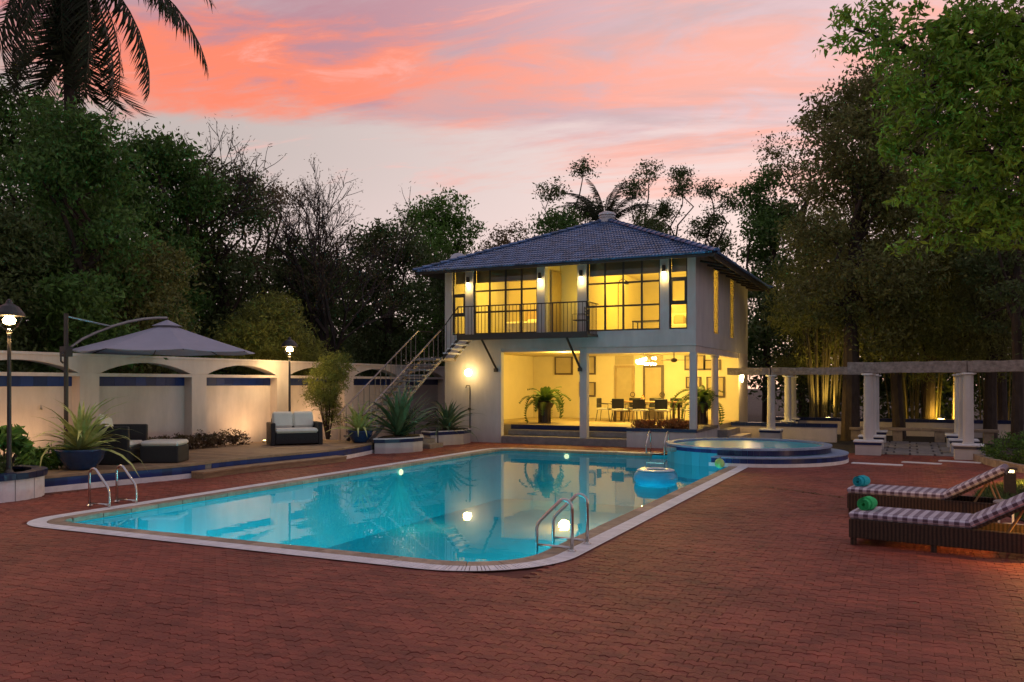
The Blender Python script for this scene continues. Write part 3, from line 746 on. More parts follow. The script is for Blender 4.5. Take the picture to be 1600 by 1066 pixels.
for k in range(4):
    A, B = corners[k], corners[(k + 1) % 4]; e = (B - A).normalized(); mid = (A + B) / 2; up = (AP - mid); SL = up.length; up.normalize(); nrm = e.cross(up)
    W = (B - A).length
    for r_ in range(int(SL / TE) + 1):
        w = W * (1 - (r_ * TE + .12) / SL)
        if w <= TW: continue
        n = int(w / TW)
        for i in range(n + 1):
            x = (i - n / 2) * TW
            if abs(x) > w / 2 - .02: continue
            p = mid + e * x + up * (r_ * TE - .03) + nrm * rng.uniform(-.003, .004)
            mt = Matrix((e, up, nrm)).transposed().to_4x4(); mt.translation = p
            mt = mt @ Matrix.Rotation(rng.gauss(0, .008), 4, 'Z')
            tiles.append((k, r_, mt))
front = [t for t in tiles if t[0] == 0]; front.sort(key=lambda t: (t[1], -t[2].translation.x))
for t in front[:300]:
    o = bpy.data.objects.new('roof_tile', tme); C.objects.link(o); o.parent = roof; o.matrix_basis = t[2]
np_copies('roof_tiles', tm.v, tm.f, [t[2] for t in front[300:] + [q for q in tiles if q[0]]], 'roof_tile', roof, kind='stuff')
for c in corners:
    dv = (AP - c); Ln = dv.length; dv.normalize(); sd = dv.cross(Vector((0, 0, 1))).normalized(); nn = sd.cross(dv)
    n = int(Ln / .33)
    for i in range(n):
        s0 = c + dv * (Ln * i / n - .04) + nn * .045; L_ = Ln / n + .05; a = []; b = []
        for j in range(7):
            an = PI * j / 6; 
            a.append(s0 + sd * math.cos(an) * .125 + nn * (math.sin(an) * .085 + .028)); b.append(s0 + dv * L_ + sd * math.cos(an) * .105 + nn * (math.sin(an) * .07 + .0))
        mb = MB(); mb.quadstrip([tuple(q) for q in a], [tuple(q) for q in b]); mb.add([tuple(q) for q in a], [tuple(range(7))]); mb.build('ridge_tile', 'roof_tile', roof)
MB().lathe([(.32, -.12), (.32, .06), (.27, .07), (.27, .12), (.31, .125), (.31, .17), (.27, .18), (.27, .22), (.33, .225), (.30, .30), (.16, .35), (.001, .36)], 24, (AP.x, AP.y, AP.z)).build('vent_cap', 'white_metal', roof)
MB().tube([(-14.42, 26.2, 6.10), (-14.42, 26.2, 6.33)], .02, 6).build('dish_mast', 'steel', roof)
MB().lathe([(.001, 0), (.12, .015), (.22, .05), (.29, .10), (.285, .104), (.21, .056), (.001, .01)], 20).xf(Matrix.Translation((-14.42, 26.2, 6.33)) @ Matrix.Rotation(R(50), 4, 'X') @ Matrix.Rotation(R(25), 4, 'Y')).build('satellite_dish', 'dish', roof, smooth=True)
# eave gutter board
hb('fascia', 'dark_steel', (ex0 + .02, ex1 - .02, ey0 + .02, ey0 + .05, EZ - .085, EZ - .046), par=roof); hb('fascia', 'dark_steel', (ex1 - .05, ex1 - .02, ey0 + .051, ey1, EZ - .16, EZ - .046), par=roof)
for i in range(9):
    y = 26.1 + i * 1.0; MB().tube([(HX1, y, 5.78), (ex1 - .05, y, 5.62)], .035, 4).build('rafter', 'roof_under', roof)

# balcony
bal = hb('balcony', 'dark_steel', (-13.50, -8.96, 24.50, HY0 - .002, 3.47, 3.55))
hb('edge_beam', 'dark_steel', (-13.52, -8.94, 24.44, 24.498, 3.42, 3.60), par=bal)
def bar(name, a, b, r=.012, m_='dark_steel', par=None, n=6): return MB().tube([a, b], r, n).build(name, m_, par or house)
bar('top_rail', (-13.5, 24.47, 4.52), (-8.96, 24.47, 4.52), .022, par=bal); bar('top_rail', (-8.96, 24.47, 4.52), (-8.96, 25.5, 4.52), .02, par=bal)
for i in range(37): bar('baluster', (-13.48 + i * 4.5 / 36, 24.47, 3.6), (-13.48 + i * 4.5 / 36, 24.47, 4.50), .010 if i % 9 else .02, par=bal, n=5)
for i in range(1, 8): bar('baluster', (-8.96, 24.47 + i * 1.0 / 8, 3.55), (-8.96, 24.47 + i * 1.0 / 8, 4.5), .010, par=bal, n=5)
for x0, x1 in ((-12.66, -12.57), (-9.68, -9.56)):
    bar('brace', (x0, 24.56, 3.45), (x1, 25.50, 2.46), .045, par=bal, n=4); hb('brace_foot', 'dark_steel', (x1 - .06, x1 + .06, 25.40, 25.498, 2.38, 2.50), par=bal)

# lamps of the house
def up_lamp(x):
    l_ = MB().lathe([(.055, 0), (.055, .20), (.03, .21)], 14, (x, HY0 - .09, 5.42)).build('wall_lamp', 'dark_steel', house)
    MB().lathe([(.05, -.10), (.052, -.001)], 14, (x, HY0 - .09, 5.42)).build('glass', 'lamp_hot', l_)
    hb('bracket', 'dark_steel', (x - .02, x + .02, HY0 - .04, HY0 - .001, 5.50, 5.56), par=l_)
    light('wall_lamp_light', 'POINT', (x, HY0 - .13, 5.24), 6, (1, .66, .2), .04, house)
for x in (-13.62, -10.95, -9.515, -6.81): up_lamp(x)
wl = MB().lathe([(.001, -.13)] + [(.13 * math.sin(PI * i / 8), -.13 * math.cos(PI * i / 8)) for i in range(1, 8)] + [(.001, .13)], 18, (-13.55, HY0 - .19, 2.36)).build('globe_lamp', 'lamp_hot', house, smooth=True)
hb('bracket', 'dark_steel', (-13.585, -13.515, HY0 - .07, HY0 - .001, 2.30, 2.42), par=wl)
light('globe_light', 'POINT', (-13.55, HY0 - .34, 2.36), 34, (1, .56, .12), .10, house)
tp = MB().tube([(-13.57, HY0 - .03, .02), (-13.57, HY0 - .03, 1.86), (-13.57, HY0 - .06, 1.92), (-13.68, HY0 - .08, 1.92), (-13.70, HY0 - .08, 1.84)], .018, 6).build('water_pipe', 'dark_steel', house)
hb('tap', 'dark_steel', (-13.62, -13.52, HY0 - .09, HY0 - .05, 1.08, 1.16), par=tp)
sx = HX1 + .08
sn = MB().lathe([(.02, -.22), (.07, .0), (.06, .10)], 12, (sx, 32.9, 2.25)).build('sconce', 'lamp_hot', house); light('sconce_light', 'POINT', (sx + .25, 32.6, 2.1), 26, (1, .66, .2), .05, house)
# rooms
light('room_light', 'POINT', (-12.5, 27.7, 5.5), 250, (1, .635, .075), .25, house); light('room_light', 'POINT', (-7.6, 28.4, 5.5), 310, (1, .635, .075), .25, house)
light('room_light', 'POINT', (-7.4, 31.6, 4.9), 26, (1, .76, .1), .15, house)
for x in (-8.3, -7.2): light('wall_spot', 'SPOT', (x, 32.05, 5.9), 120, (1, .66, .15), .03, house, spot=R(62), blend=.5)
light('wall_spot', 'SPOT', (-12.4, 29.85, 5.9), 90, (1, .66, .15), .03, house, spot=R(62), blend=.5)
light('niche_light', 'POINT', (-9.95, 26.2, 4.9), 13, (1, .74, .1), .08, house)
light('terrace_light', 'POINT', (-11.2, 28.2, 2.95), 210, (1, .645, .13), .2, house)
light('terrace_light', 'POINT', (-6.7, 30.2, 2.8), 125, (1, .645, .13), .2, house)

# ------------------------------------------------------------------ furniture of the house
def chair(loc, rz, label, first=None):
    t = thing('dining_chair', label, 'chair', loc, rz, 'dining chairs on the terrace')
    MB().rbox(-.24, .24, -.24, .24, .42, .48, .02).build('seat', 'cushion', t, local=True)
    MB().rbox(-.23, .23, .20, .25, .50, .86, .015).build('backrest', 'black', t, local=True)
    MB().tube([(-.25, -.2, .45), (-.26, -.22, .64), (-.26, .22, .66)], .013, 5).build('armrest', 'dark_steel', t, local=True)
    MB().tube([(.25, -.2, .45), (.26, -.22, .64), (.26, .22, .66)], .013, 5).build('armrest', 'dark_steel', t, local=True)
    for sx_ in (-1, 1):
        for sy in (-1, 1): MB().tube([(sx_ * .21, sy * .21, .43), (sx_ * .25, sy * .27, 0)], .014, 5).build('leg', 'dark_steel', t, local=True)
    return t
tab = thing('dining_table', 'long wooden dining table under the chandelier', 'table', (-8.75, 30.3, FL))
MB().rbox(-1.25, 1.25, -.48, .48, .71, .76, .01).build('table_top', 'teak', tab, local=True)
for sx_ in (-1, 1):
    for sy in (-1, 1): MB().box(sx_ * 1.1 - .04, sx_ * 1.1 + .04, sy * .38 - .04, sy * .38 + .04, 0, .71).build('leg', 'wood_dark', tab, local=True)
k = 0
for nm, x, y, a in (('first chair from the left on the near side of the dining table', -9.55, 29.55, PI), ('middle chair on the near side of the dining table', -8.75, 29.5, PI), ('third chair from the left on the near side of the dining table', -7.95, 29.55, PI),
                    ('left chair on the far side of the dining table', -9.5, 31.05, 0), ('middle chair on the far side of the dining table', -8.7, 31.05, 0), ('right chair on the far side of the dining table', -7.9, 31.05, 0),
                    ('chair at the left head of the dining table', -10.35, 30.2, R(90)), ('chair at the right head of the dining table', -7.15, 30.25, R(-90))):
    if k == 0: c0 = chair((x, y, FL), a, 'dark-backed metal ' + nm)
    else: copy_tree(c0, label='dark-backed metal ' + nm, loc=(x, y, FL), rz=a)
    k += 1
tag(MB().lathe([(.05, 0), (.075, .05), (.06, .14), (.03, .18), (.04, .22)], 14, (-8.9, 30.3, FL + .761)).build('flower_vase', 'leaf_croton'), 'small orange vase standing on the dining table', 'vase')
ch = thing('chandelier', 'bright glass chandelier hanging over the dining table', 'chandelier', (-8.7, 29.7, 2.85))
MB().tube([(0, 0, .02), (0, 0, .27)], .015, 6).build('stem', 'steel', ch, local=True)
for k in range(44):
    a = k * 2.4; r_ = .08 + .36 * ((k * .618) % 1); zz = -.16 + .24 * ((k * .377) % 1)
    MB().lathe([(.001, -.05), (.045, -.02), (.045, .02), (.001, .05)], 8, (r_ * math.cos(a), r_ * math.sin(a), zz)).build('crystal', 'lamp_glow', ch, local=True)
for k in range(6): MB().tube([(0, 0, .04), (.33 * math.cos(k * PI / 3), .33 * math.sin(k * PI / 3), -.02)], .01, 5).build('arm', 'steel', ch, local=True)
light('chandelier_light', 'POINT', (-8.7, 29.7, 2.55), 400, (1, .67, .15), .2, ch)
fan = thing('ceiling_fan', 'dark ceiling fan beside the chandelier', 'fan', (-7.2, 28.2, 2.75))
MB().lathe([(.02, .39), (.02, .1), (.10, .08), (.11, 0), (.04, -.04)], 14).build('motor', 'door_dark', fan, local=True)
for k in range(3): MB().box(.1, .62, -.06, .06, .03, .042).xf(Matrix.Rotation(k * 2 * PI / 3 + .4, 4, 'Z')).build('blade', 'door_dark', fan, local=True)
bc = thing('balcony_chair', 'slatted dark metal chair at the right end of the balcony', 'chair', (-9.35, 24.98, 3.55), R(-90))
for z in (.42, .50): pass
MB().box(-.2, .2, -.2, .2, .42, .445).build('seat', 'dark_steel', bc, local=True)
for z in (.58, .68, .78): MB().box(-.2, .2, .18, .2, z, z + .035).build('back_slat', 'dark_steel', bc, local=True)
for x in (-.2, .2):
    MB().tube([(x, .2, 0), (x, .2, .84)], .012, 5).build('leg', 'dark_steel', bc, local=True); MB().tube([(x, -.2, 0), (x, -.2, .62), (x, .2, .62)], .012, 5).build('leg', 'dark_steel', bc, local=True)
sf = thing('sofa', 'low cream sofa against the wall of the right upstairs room', 'sofa', (-6.9, 29.6, UB))
MB().rbox(-.9, .9, -.4, .4, .05, .42, .03).build('seat', 'cushion', sf, local=True); MB().rbox(-.9, .9, .25, .42, .42, .85, .05).build('backrest', 'cushion', sf, local=True)
for x in (-.5, .1, .6): MB().rbox(x - .2, x + .2, .08, .22, .44, .78, .05).build('pillow', 'leaf_croton' if x > .5 else 'beige', sf, local=True)
ct = thing('coffee_table', 'thin black coffee table in front of the upstairs sofa', 'table', (-7.9, 27.6, UB))
MB().box(-.5, .5, -.3, .3, .40, .43).build('table_top', 'black', ct, local=True)
for sx_ in (-1, 1):
    for sy in (-1, 1): MB().box(sx_ * .47 - .015, sx_ * .47 + .015, sy * .27 - .015, sy * .27 + .015, 0, .40).build('leg', 'black', ct, local=True)
bd = thing('bed', 'wide bed with white cover in the left upstairs room', 'bed', (-12.3, 28.4, UB))
MB().rbox(-.9, .9, -1.0, 1.0, .1, .55, .06).build('mattress', 'cushion', bd, local=True); MB().box(-1.0, 1.0, 1.0, 1.08, 0, 1.15).build('headboard', 'door_wood', bd, local=True)
for x in (-.45, .45): MB().rbox(x - .3, x + .3, .6, .95, .55, .75, .06).build('pillow', 'cushion', bd, local=True)
pic = thing('floor_lamp', 'slim black floor lamp in the right upstairs room', 'lamp', (-8.75, 26.9, UB))
MB().tube([(0, 0, 0), (0, 0, 1.6), (.05, 0, 1.75), (.18, 0, 1.82), (.28, 0, 1.72)], .012, 6).build('stem', 'black', pic, local=True); MB().lathe([(.12, 0), (.12, .02), (.02, .03)], 14).build('base', 'black', pic, local=True)
MB().lathe([(.09, -.08), (.03, .04)], 12, (.28, 0, 1.70)).build('shade', 'black', pic, local=True)

# ------------------------------------------------------------------ outside stairs
st = thing('outdoor_staircase', 'open concrete tread staircase with metal railings climbing to the balcony', 'staircase', (-14.55, 20.2, 0))
NT = 15; y0s, z0s = 20.0, .12; dyt, dzt = (24.45 - y0s) / NT, (2.82 - z0s) / NT
for i in range(NT):
    y = y0s + i * dyt; z = z0s + (i + 1) * dzt
    MB().box(-15.02, -14.14, y, y + dyt + .06, z - .06, z).build('tread', 'grey_stone', st, bevel=.006)
MB().box(-15.05, -14.10, 24.46, 25.44, 2.76, 2.86).build('landing', 'grey_stone', st)
for x in (-14.98, -14.20): MB().add([(x + dx, y, z + e) for dx in (0, .05) for (y, z) in ((y0s, z0s - .1), (24.5, 2.72)) for e in (-.02, .09)], [(0, 1, 3, 2), (4, 5, 7, 6), (0, 1, 5, 4), (2, 3, 7, 6), (0, 2, 6, 4), (1, 3, 7, 5)]).build('stringer', 'grey_stone', st)
for x in (-15.0, -14.13):
    bar('handrail', (x, y0s, z0s + .95), (x, 24.45, 3.76), .025, 'steel', st)
    for i in range(0, NT): bar('baluster', (x, y0s + i * dyt + .12, z0s + (i + 1) * dzt), (x, y0s + i * dyt + .12, z0s + i * dzt + .12 / dyt * dzt + .95), .012, 'steel', st, 5)
bar('handrail', (-15.0, 24.45, 3.76), (-15.0, 25.44, 3.78), .02, 'dark_steel', st)
for i in range(4):
    x = -14.09 + i * .155; MB().box(x, x + .20, 24.52, 25.44, 2.98 + i * .15, 3.03 + i * .15).build('tread', 'white_stone', st)
for y in (24.56, 25.36): MB().tube([(-14.15, y, 2.80), (-13.52, y, 3.46)], .05, 4).build('stringer', 'dark_steel', st)
bar('handrail', (-14.13, 24.47, 3.76), (-13.5, 24.47, 4.50), .02, 'dark_steel', st)
for i in range(4): bar('baluster', (-14.09 + i * .16, 24.5, 2.98 + i * .15), (-14.09 + i * .16, 24.5, 3.80 + i * .185), .010, 'dark_steel', st, 5)
light('stair_light', 'POINT', (-15.9, 22.6, .9), 9, (1, .62, .22), .1, st)

# ------------------------------------------------------------------ raised terrace on the left
TZ = .30
def smooth_front(pts, n=6):
    P = [Vector(p) for p in pts]; out = []
    for i in range(len(P) - 1):
        p0, p1, p2, p3 = P[max(i - 1, 0)], P[i], P[i + 1], P[min(i + 2, len(P) - 1)]
        for j in range(n):
            t = j / n; out.append(tuple(.5 * ((2 * p1) + (p2 - p0) * t + (2 * p0 - 5 * p1 + 4 * p2 - p3) * t * t + (3 * p1 - p0 - 3 * p2 + p3) * t ** 3)))
    return out + [tuple(P[-1])]
tf = smooth_front([(-14.5, 9.2), (-14.34, 10.3), (-14.08, 11.7), (-13.75, 13.0), (-13.78, 14.3), (-13.66, 15.6), (-13.42, 17.5), (-13.55, 18.8), (-13.85, 20.1), (-13.95, 20.8)])
ter = thing('raised_terrace', 'raised stone terrace with blue tile riser and timber edge along the pool', 'terrace', (-15.6, 14, 0))
MB().prism(tf + [(-17.2, 20.8), (-17.2, 9.2)], -.03, TZ - .045).build('base', 'grey_stone', ter)
def offs(path_, o):
    out = []
    for i, p in enumerate(path_):
        a = path_[max(i - 1, 0)]; b = path_[min(i + 1, len(path_) - 1)]; dx, dy = b[0] - a[0], b[1] - a[1]; Ln = math.hypot(dx, dy)
        out.append((p[0] + dy / Ln * o, p[1] - dx / Ln * o))
    return out
# deck boards run along the terrace, cut by the curved edge
def front_x(y):
    for a, b in zip(tf[:-1], tf[1:]):
        if a[1] <= y <= b[1]: return a[0] + (b[0] - a[0]) * (y - a[1]) / (b[1] - a[1] + 1e-9)
    return tf[0][0] if y < tf[0][1] else tf[-1][0]
nb = 34; by0, by1 = 9.25, 20.75
for i in range(nb):
    a = by0 + (by1 - by0) * i / nb + .004; b = by0 + (by1 - by0) * (i + 1) / nb - .004
    MB().prism([(-17.15, a), (front_x(a) - .19, a), (front_x(b) - .19, b), (-17.15, b)], TZ - .044, TZ + rng.uniform(-.003, .002)).build('deck_slab', 'timber', ter)
def edge_pieces(name, m_, pth, o0, o1, z0, z1, step, bevel=0.):
    a, b = offs(pth, o0), offs(pth, o1); n = len(pth) - 1; k = 0
    while k < n:
        e = min(n, k + step)
        MB().prism(a[k:e + 1] + b[k:e + 1][::-1], z0, z1).build(name, m_, ter, bevel=bevel); k = e
edge_pieces('edge_stone', 'timber', tf, -.185, .03, TZ - .05, TZ + .008, 3, .006)
edge_pieces('riser_tile', 'blue_tile', tf[:22], .002, .014, .10, TZ - .052, 1)
edge_pieces('riser_tile', 'blue_tile', tf[22:48], .002, .014, .02, TZ - .052, 1)
edge_pieces('plinth', 'white_stone', tf[:22], .002, .03, -.01, .098, 6)
edge_pieces('plinth', 'white_stone', tf[37:], .002, .03, -.01, .10, 6)
stp = tf[19:38]
edge_pieces('step_board', 'timber', stp, .035, .40, .10, .145, 4, .006)
edge_pieces('step_riser', 'timber', stp, .05, .38, -.01, .098, 6)

# ------------------------------------------------------------------ arcaded garden wall
gw = thing('garden_wall', 'long white garden wall with shallow arches and blue tile bands', 'wall', (-17.4, 20, 0))
GX = -17.30; GT = 2.63; piers = [6.9 + 3.36 * i for i in range(9)]; PW = .26
for y in piers: MB().box(GX - .35, GX, y - PW, y + PW, -.03, 2.24).build('pier', 'plaster_warm', gw)
for a, b in zip(piers[:-1], piers[1:]):
    MB().box(GX - .36, GX - .27, a + PW, b - PW, -.03, 1.93).build('recess_panel', 'plaster_warm', gw)
    MB().box(GX - .36, GX - .003, a + PW, b - PW, 2.16, 2.24).build('lintel', 'plaster_warm', gw)
    n = 9; w = (b - a - 2 * PW) / n
    MB().box(GX - .36, GX - .275, a + PW, b - PW, 1.932, 2.158).build('tile_bed', 'joint', gw)
    for i in range(n): MB().box(GX - .274, GX - .262, a + PW + i * w + .003, a + PW + (i + 1) * w - .003, 1.935, 2.155).build('band_tile', 'blue_tile', gw)
    # spandrel with a segmental arch opening
    prof = [(a, 2.242), (a + PW + .04, 2.242)]
    for i in range(13):
        t = i / 12; prof.append((a + PW + .04 + (b - a - 2 * PW - .08) * t, 2.245 + .27 * math.sin(PI * t) ** .8))
    prof += [(b - PW - .04, 2.242), (b, 2.242), (b, GT), (a, GT)]
    vs_ = [(GX, y, z) for y, z in prof] + [(GX - .35, y, z) for y, z in prof]; n_ = len(prof); fs = []
    lowr = list(range(0, n_ - 2)); 
    mbw = MB(); mbw.add(vs_, [(i, (i + 1) % n_, n_ + (i + 1) % n_, n_ + i) for i in range(n_)])
    top = [(a + (b - a) * (prof[i][0] - a) / (b - a), GT) for i in lowr]
    for sx_, fl_ in ((GX, 0), (GX - .35, 1)):
        k0 = len(mbw.v); mbw.v += [(sx_, prof[i][0], prof[i][1]) for i in lowr] + [(sx_, prof[i][0], GT) for i in lowr]; q = len(lowr)
        mbw.f += [(k0 + i, k0 + i + 1, k0 + q + i + 1, k0 + q + i) for i in range(q - 1)]
    mbw.build('arch', 'plaster_warm', gw)
MB().box(GX - .40, GX + .03, piers[0], piers[-1], GT + .002, GT + .06).build('wall_cap', 'plaster_warm', gw)

# ------------------------------------------------------------------ parasol
um = thing('cantilever_umbrella', 'large grey cantilever umbrella over the terrace seating', 'umbrella', (-16.62, 12.5, TZ))
MB().box(-.4, .4, -.4, .4, 0, .06).build('base', 'dark_steel', um, local=True, bevel=.01)
MB().tube([(0, 0, .06), (0, 0, 3.22)], .048, 10).build('pole', 'dark_steel', um, local=True)
hv = Vector((1.0, 1.85, 0)); 
MB().tube([(0, 0, 3.16), tuple(hv * .42 + Vector((0, 0, 2.98))), ], .022, 8).build('tie_bar', 'steel', um, local=True)
arm = [(0, 0, 2.42)] + [tuple(hv * t + Vector((0, 0, 2.42 + .80 * math.sin(t * PI / 2) ** .8))) for t in (.15, .3, .45, .6, .75, .9, 1.0)]
MB().tube(arm, .03, 8).build('arm', 'steel', um, local=True)
MB().box(-.09, .09, -.09, .09, 2.28, 2.50).build('slider', 'dark_steel', um, local=True); MB().tube([(.06, -.1, 2.38), (.10, -.2, 2.32), (.10, -.2, 2.18), (.06, -.12, 2.14)], .02, 6).build('crank_handle', 'dark_steel', um, local=True)
RC = 2.02; n8 = 8; apx = hv + Vector((0, 0, 3.10))
def can_pt(a, t, sag=0.): 
    return Vector((hv.x + RC * t * math.cos(a), hv.y + RC * t * math.sin(a), 3.10 - .66 * t ** .92 - sag))
cm = MB()
for k in range(n8):
    a0, a1 = 2 * PI * k / n8 + .2, 2 * PI * (k + 1) / n8 + .2
    rows_ = []
    for i in range(9):
        t = .06 + .94 * i / 8; p, q = can_pt(a0, t), can_pt(a1, t); rows_.append([tuple(p.lerp(q, j / 6) - Vector((0, 0, .035 * t * math.sin(PI * j / 6)))) for j in range(7)])
    for i in range(8): cm.quadstrip(rows_[i], rows_[i + 1])
    lo = [tuple(Vector(p) - Vector((0, 0, .012))) for p in rows_[-1]]; cm.quadstrip(rows_[-1], lo)
cm.build('canopy', 'canopy', um, local=True)
vm = MB()
for k in range(n8):
    a0, a1 = 2 * PI * k / n8 + .2, 2 * PI * (k + 1) / n8 + .2
    f = lambda a, t, z: (hv.x + t * math.cos(a), hv.y + t * math.sin(a), z)
    vm.add([f(a0, .03, 3.17), f(a1, .03, 3.17), f(a1, .34, 3.03), f(a0, .34, 3.03)], [(0, 1, 2, 3)])
vm.build('vent', 'canopy', um, local=True)
for k in range(n8):
    a = 2 * PI * k / n8 + .2
    MB().tube([tuple(can_pt(a, .05, .05)), tuple(can_pt(a, .5, .03)), tuple(can_pt(a, 1.0, .02))], .013, 5).build('rib', 'dark_steel', um, local=True)
    MB().tube([(hv.x, hv.y, 2.62), tuple(can_pt(a, .5, .04))], .009, 5).build('strut', 'dark_steel', um, local=True)
MB().tube([(hv.x, hv.y, 2.50), (hv.x, hv.y, 3.24)], .028, 8).build('hub', 'dark_steel', um, local=True)

# ------------------------------------------------------------------ terrace seating
lv = thing('loveseat', 'two-seat dark wicker loveseat with white cushions on the terrace', 'sofa', (-15.45, 18.65, TZ), R(50))
MB().rbox(-.70, .70, -.40, .42, .04, .33, .015).build('base', 'charcoal_wicker', lv, local=True)
for s in (-1, 1): MB().rbox(s * .78 - .075, s * .78 + .075, -.40, .46, .0, .62, .02).build('arm', 'charcoal_wicker', lv, local=True)
MB().rbox(-.70, .70, .34, .46, .33, .72, .02).build('back', 'charcoal_wicker', lv, local=True)
MB().rbox(-.70, .70, -.42, .30, .335, .46, .05).build('seat_cushion', 'cushion', lv, local=True)
for s in (-1, 1): MB().rbox(-.345, .345, -.07, .09, 0, .46, .06).xf(Matrix.Translation((s * .35, .24, .455)) @ Matrix.Rotation(R(-12), 4, 'X')).build('back_cushion', 'cushion', lv, local=True)
lv.scale = (.82, .95, 1.0)
ac = thing('armchair', 'dark wicker armchair with a white pillow beside the potted agave', 'armchair', (-15.35, 12.75, TZ), R(118))
MB().rbox(-.46, .46, -.42, .42, .03, .34, .015).build('base', 'charcoal_wicker', ac, local=True)
for s in (-1, 1): MB().rbox(s * .50 - .06, s * .50 + .06, -.45, .45, .0, .80, .02).build('arm', 'charcoal_wicker', ac, local=True)
MB().rbox(-.44, .44, .33, .45, .34, .82, .02).build('back', 'charcoal_wicker', ac, local=True)
MB().rbox(-.43, .43, -.42, .30, .345, .46, .05).build('seat_cushion', 'cushion', ac, local=True)
MB().rbox(-.24, .24, -.07, .07, 0, .46, .06).xf(Matrix.Translation((.05, .20, .58)) @ Matrix.Rotation(R(-18), 4, 'X') @ Matrix.Rotation(R(14), 4, 'Y')).build('pillow', 'cushion', ac, local=True)
ot = thing('ottoman', 'low dark wicker footstool with a white cushion', 'footstool', (-14.60, 13.35, TZ), R(28))
MB().rbox(-.40, .40, -.36, .36, .0, .36, .02).build('base', 'charcoal_wicker', ot, local=True); MB().rbox(-.40, .40, -.36, .36, .362, .47, .04).build('cushion', 'cushion', ot, local=True)

# ------------------------------------------------------------------ street lamps
def lamp_post(loc, h, label, w):
    t = thing('lamp_post', label, 'lamp', loc, 0, 'garden lamp posts')
    MB().lathe([(.09, 0), (.09, .05), (.045, .12), (.036, .5), (.03, h - .25), (.045, h - .22), (.03, h - .18)], 12).build('pole', 'dark_steel', t, local=True)
    MB().lathe([(.03, h - .20), (.11, h - .13), (.165, h - .02), (.17, h + .02)], 18).build('glass', 'lamp_glass', t, local=True, smooth=True)
    MB().lathe([(.205, h + .015), (.19, h + .06), (.12, h + .15), (.05, h + .19), (.03, h + .24), (.001, h + .26)], 18).build('hood', 'dark_steel', t, local=True)
    MB().lathe([(.001, h - .11), (.07, h - .09), (.085, h - .04), (.05, h + .005), (.001, h + .01)], 14).build('bulb', 'lamp_bulb', t, local=True, smooth=True)
    for q in t.children:
        if q.name.startswith('pole'): continue
        q.location = (0, 0, -.22 * (h - .18)); q.scale = (1.22, 1.22, 1.22)
    light('lamp_post_light', 'POINT', (loc[0], loc[1], loc[2] + h - .30), w, (1, .66, .26), .07, t)
    return t
lamp_post((-14.02, 9.46, .40), 2.70, 'tall garden lamp post at the left edge beside the round planter', 85)
lamp_post((-16.55, 19.75, TZ), 2.72, 'slim garden lamp post behind the loveseat', 120)
# small ground lights washing the garden wall
for y, w in ((8.6, 16), (12.0, 9), (18.9, 13), (21.9, 10)):
    gl = thing('wall_washer', {8.6: 'small ground light at the wall behind the lamp post', 12.0: 'small ground light below the first arch at the umbrella pole', 18.9: 'small ground light below the arch left of the loveseat', 21.9: 'small ground light at the wall behind the yellow shrub'}[y], 'light', (-16.75, y, TZ - .02), 0, 'wall washers')
    MB().lathe([(.06, 0), (.06, .07), (.05, .08)], 12).build('housing', 'dark_steel', gl, local=True); MB().lathe([(.001, .082), (.048, .082)], 12).build('lens', 'lamp_glow', gl, local=True)
    light('wall_washer_light', 'SPOT', (-16.6, y, TZ + .12), w * 5.5, (1, .60, .28), .12, gl, rot=(0, R(180 - 38), 0), spot=R(150), blend=.9)

# ------------------------------------------------------------------ loungers, towels, side table
def lounger(loc, rz, label):
    t = thing('sun_lounger', label, 'sun lounger', loc, rz, 'sun loungers on the paving')
    L_, W_ = 2.02, .72
    for y0, y1 in ((-W_ / 2, -W_ / 2 + .05), (W_ / 2 - .05, W_ / 2)): MB().rbox(0, L_, y0, y1, .085, .315, .008).build('side_panel', 'wicker', t, local=True)
    for x0, x1 in ((.0, .05), (L_ - .05, L_)): MB().rbox(x0, x1, -W_ / 2 + .051, W_ / 2 - .051, .085, .315, .008).build('end_panel', 'wicker', t, local=True)
    MB().box(.05, 1.36, -W_ / 2 + .05, W_ / 2 - .05, .285, .31).build('deck', 'wicker', t, local=True)
    for x in (.05, .95, L_ - .05):
        for y in (-W_ / 2 + .035, W_ / 2 - .035): MB().box(x - .03, x + .03, y - .03, y + .03, 0, .084).build('foot', 'wicker', t, local=True)
    MB().rbox(-.01, 1.36, -W_ / 2 + .01, W_ / 2 - .01, .318, .405, .028).build('seat_cushion', 'gingham', t, local=True)
    bk = MB().box(0, .86, -W_ / 2 + .02, W_ / 2 - .02, -.035, -.002).build('back_frame', 'wicker', t, local=True)
    bc_ = MB().rbox(-.01, .88, -W_ / 2 + .01, W_ / 2 - .01, .0, .09, .028).build('back_cushion', 'gingham', t, local=True)
    for o in (bk, bc_): o.location = (1.345, 0, .325); o.rotation_euler = (0, R(-30), 0)
    for y in (-.24, .24): MB().tube([(1.88, y, .62), (2.0, y, .30)], .014, 6).build('prop', 'teak', t, local=True); 
    MB().tube([(1.60, -.24, .10), (1.86, -.24, .58)], .016, 6).build('prop', 'teak', t, local=True)
    return t
l1 = lounger((-.62, 11.62, 0), R(-9), 'nearer of two wicker sun loungers with gingham cushions')
copy_tree(l1, label='farther of two wicker sun loungers with gingham cushions', loc=(-.80, 14.22, 0), rz=R(-9))
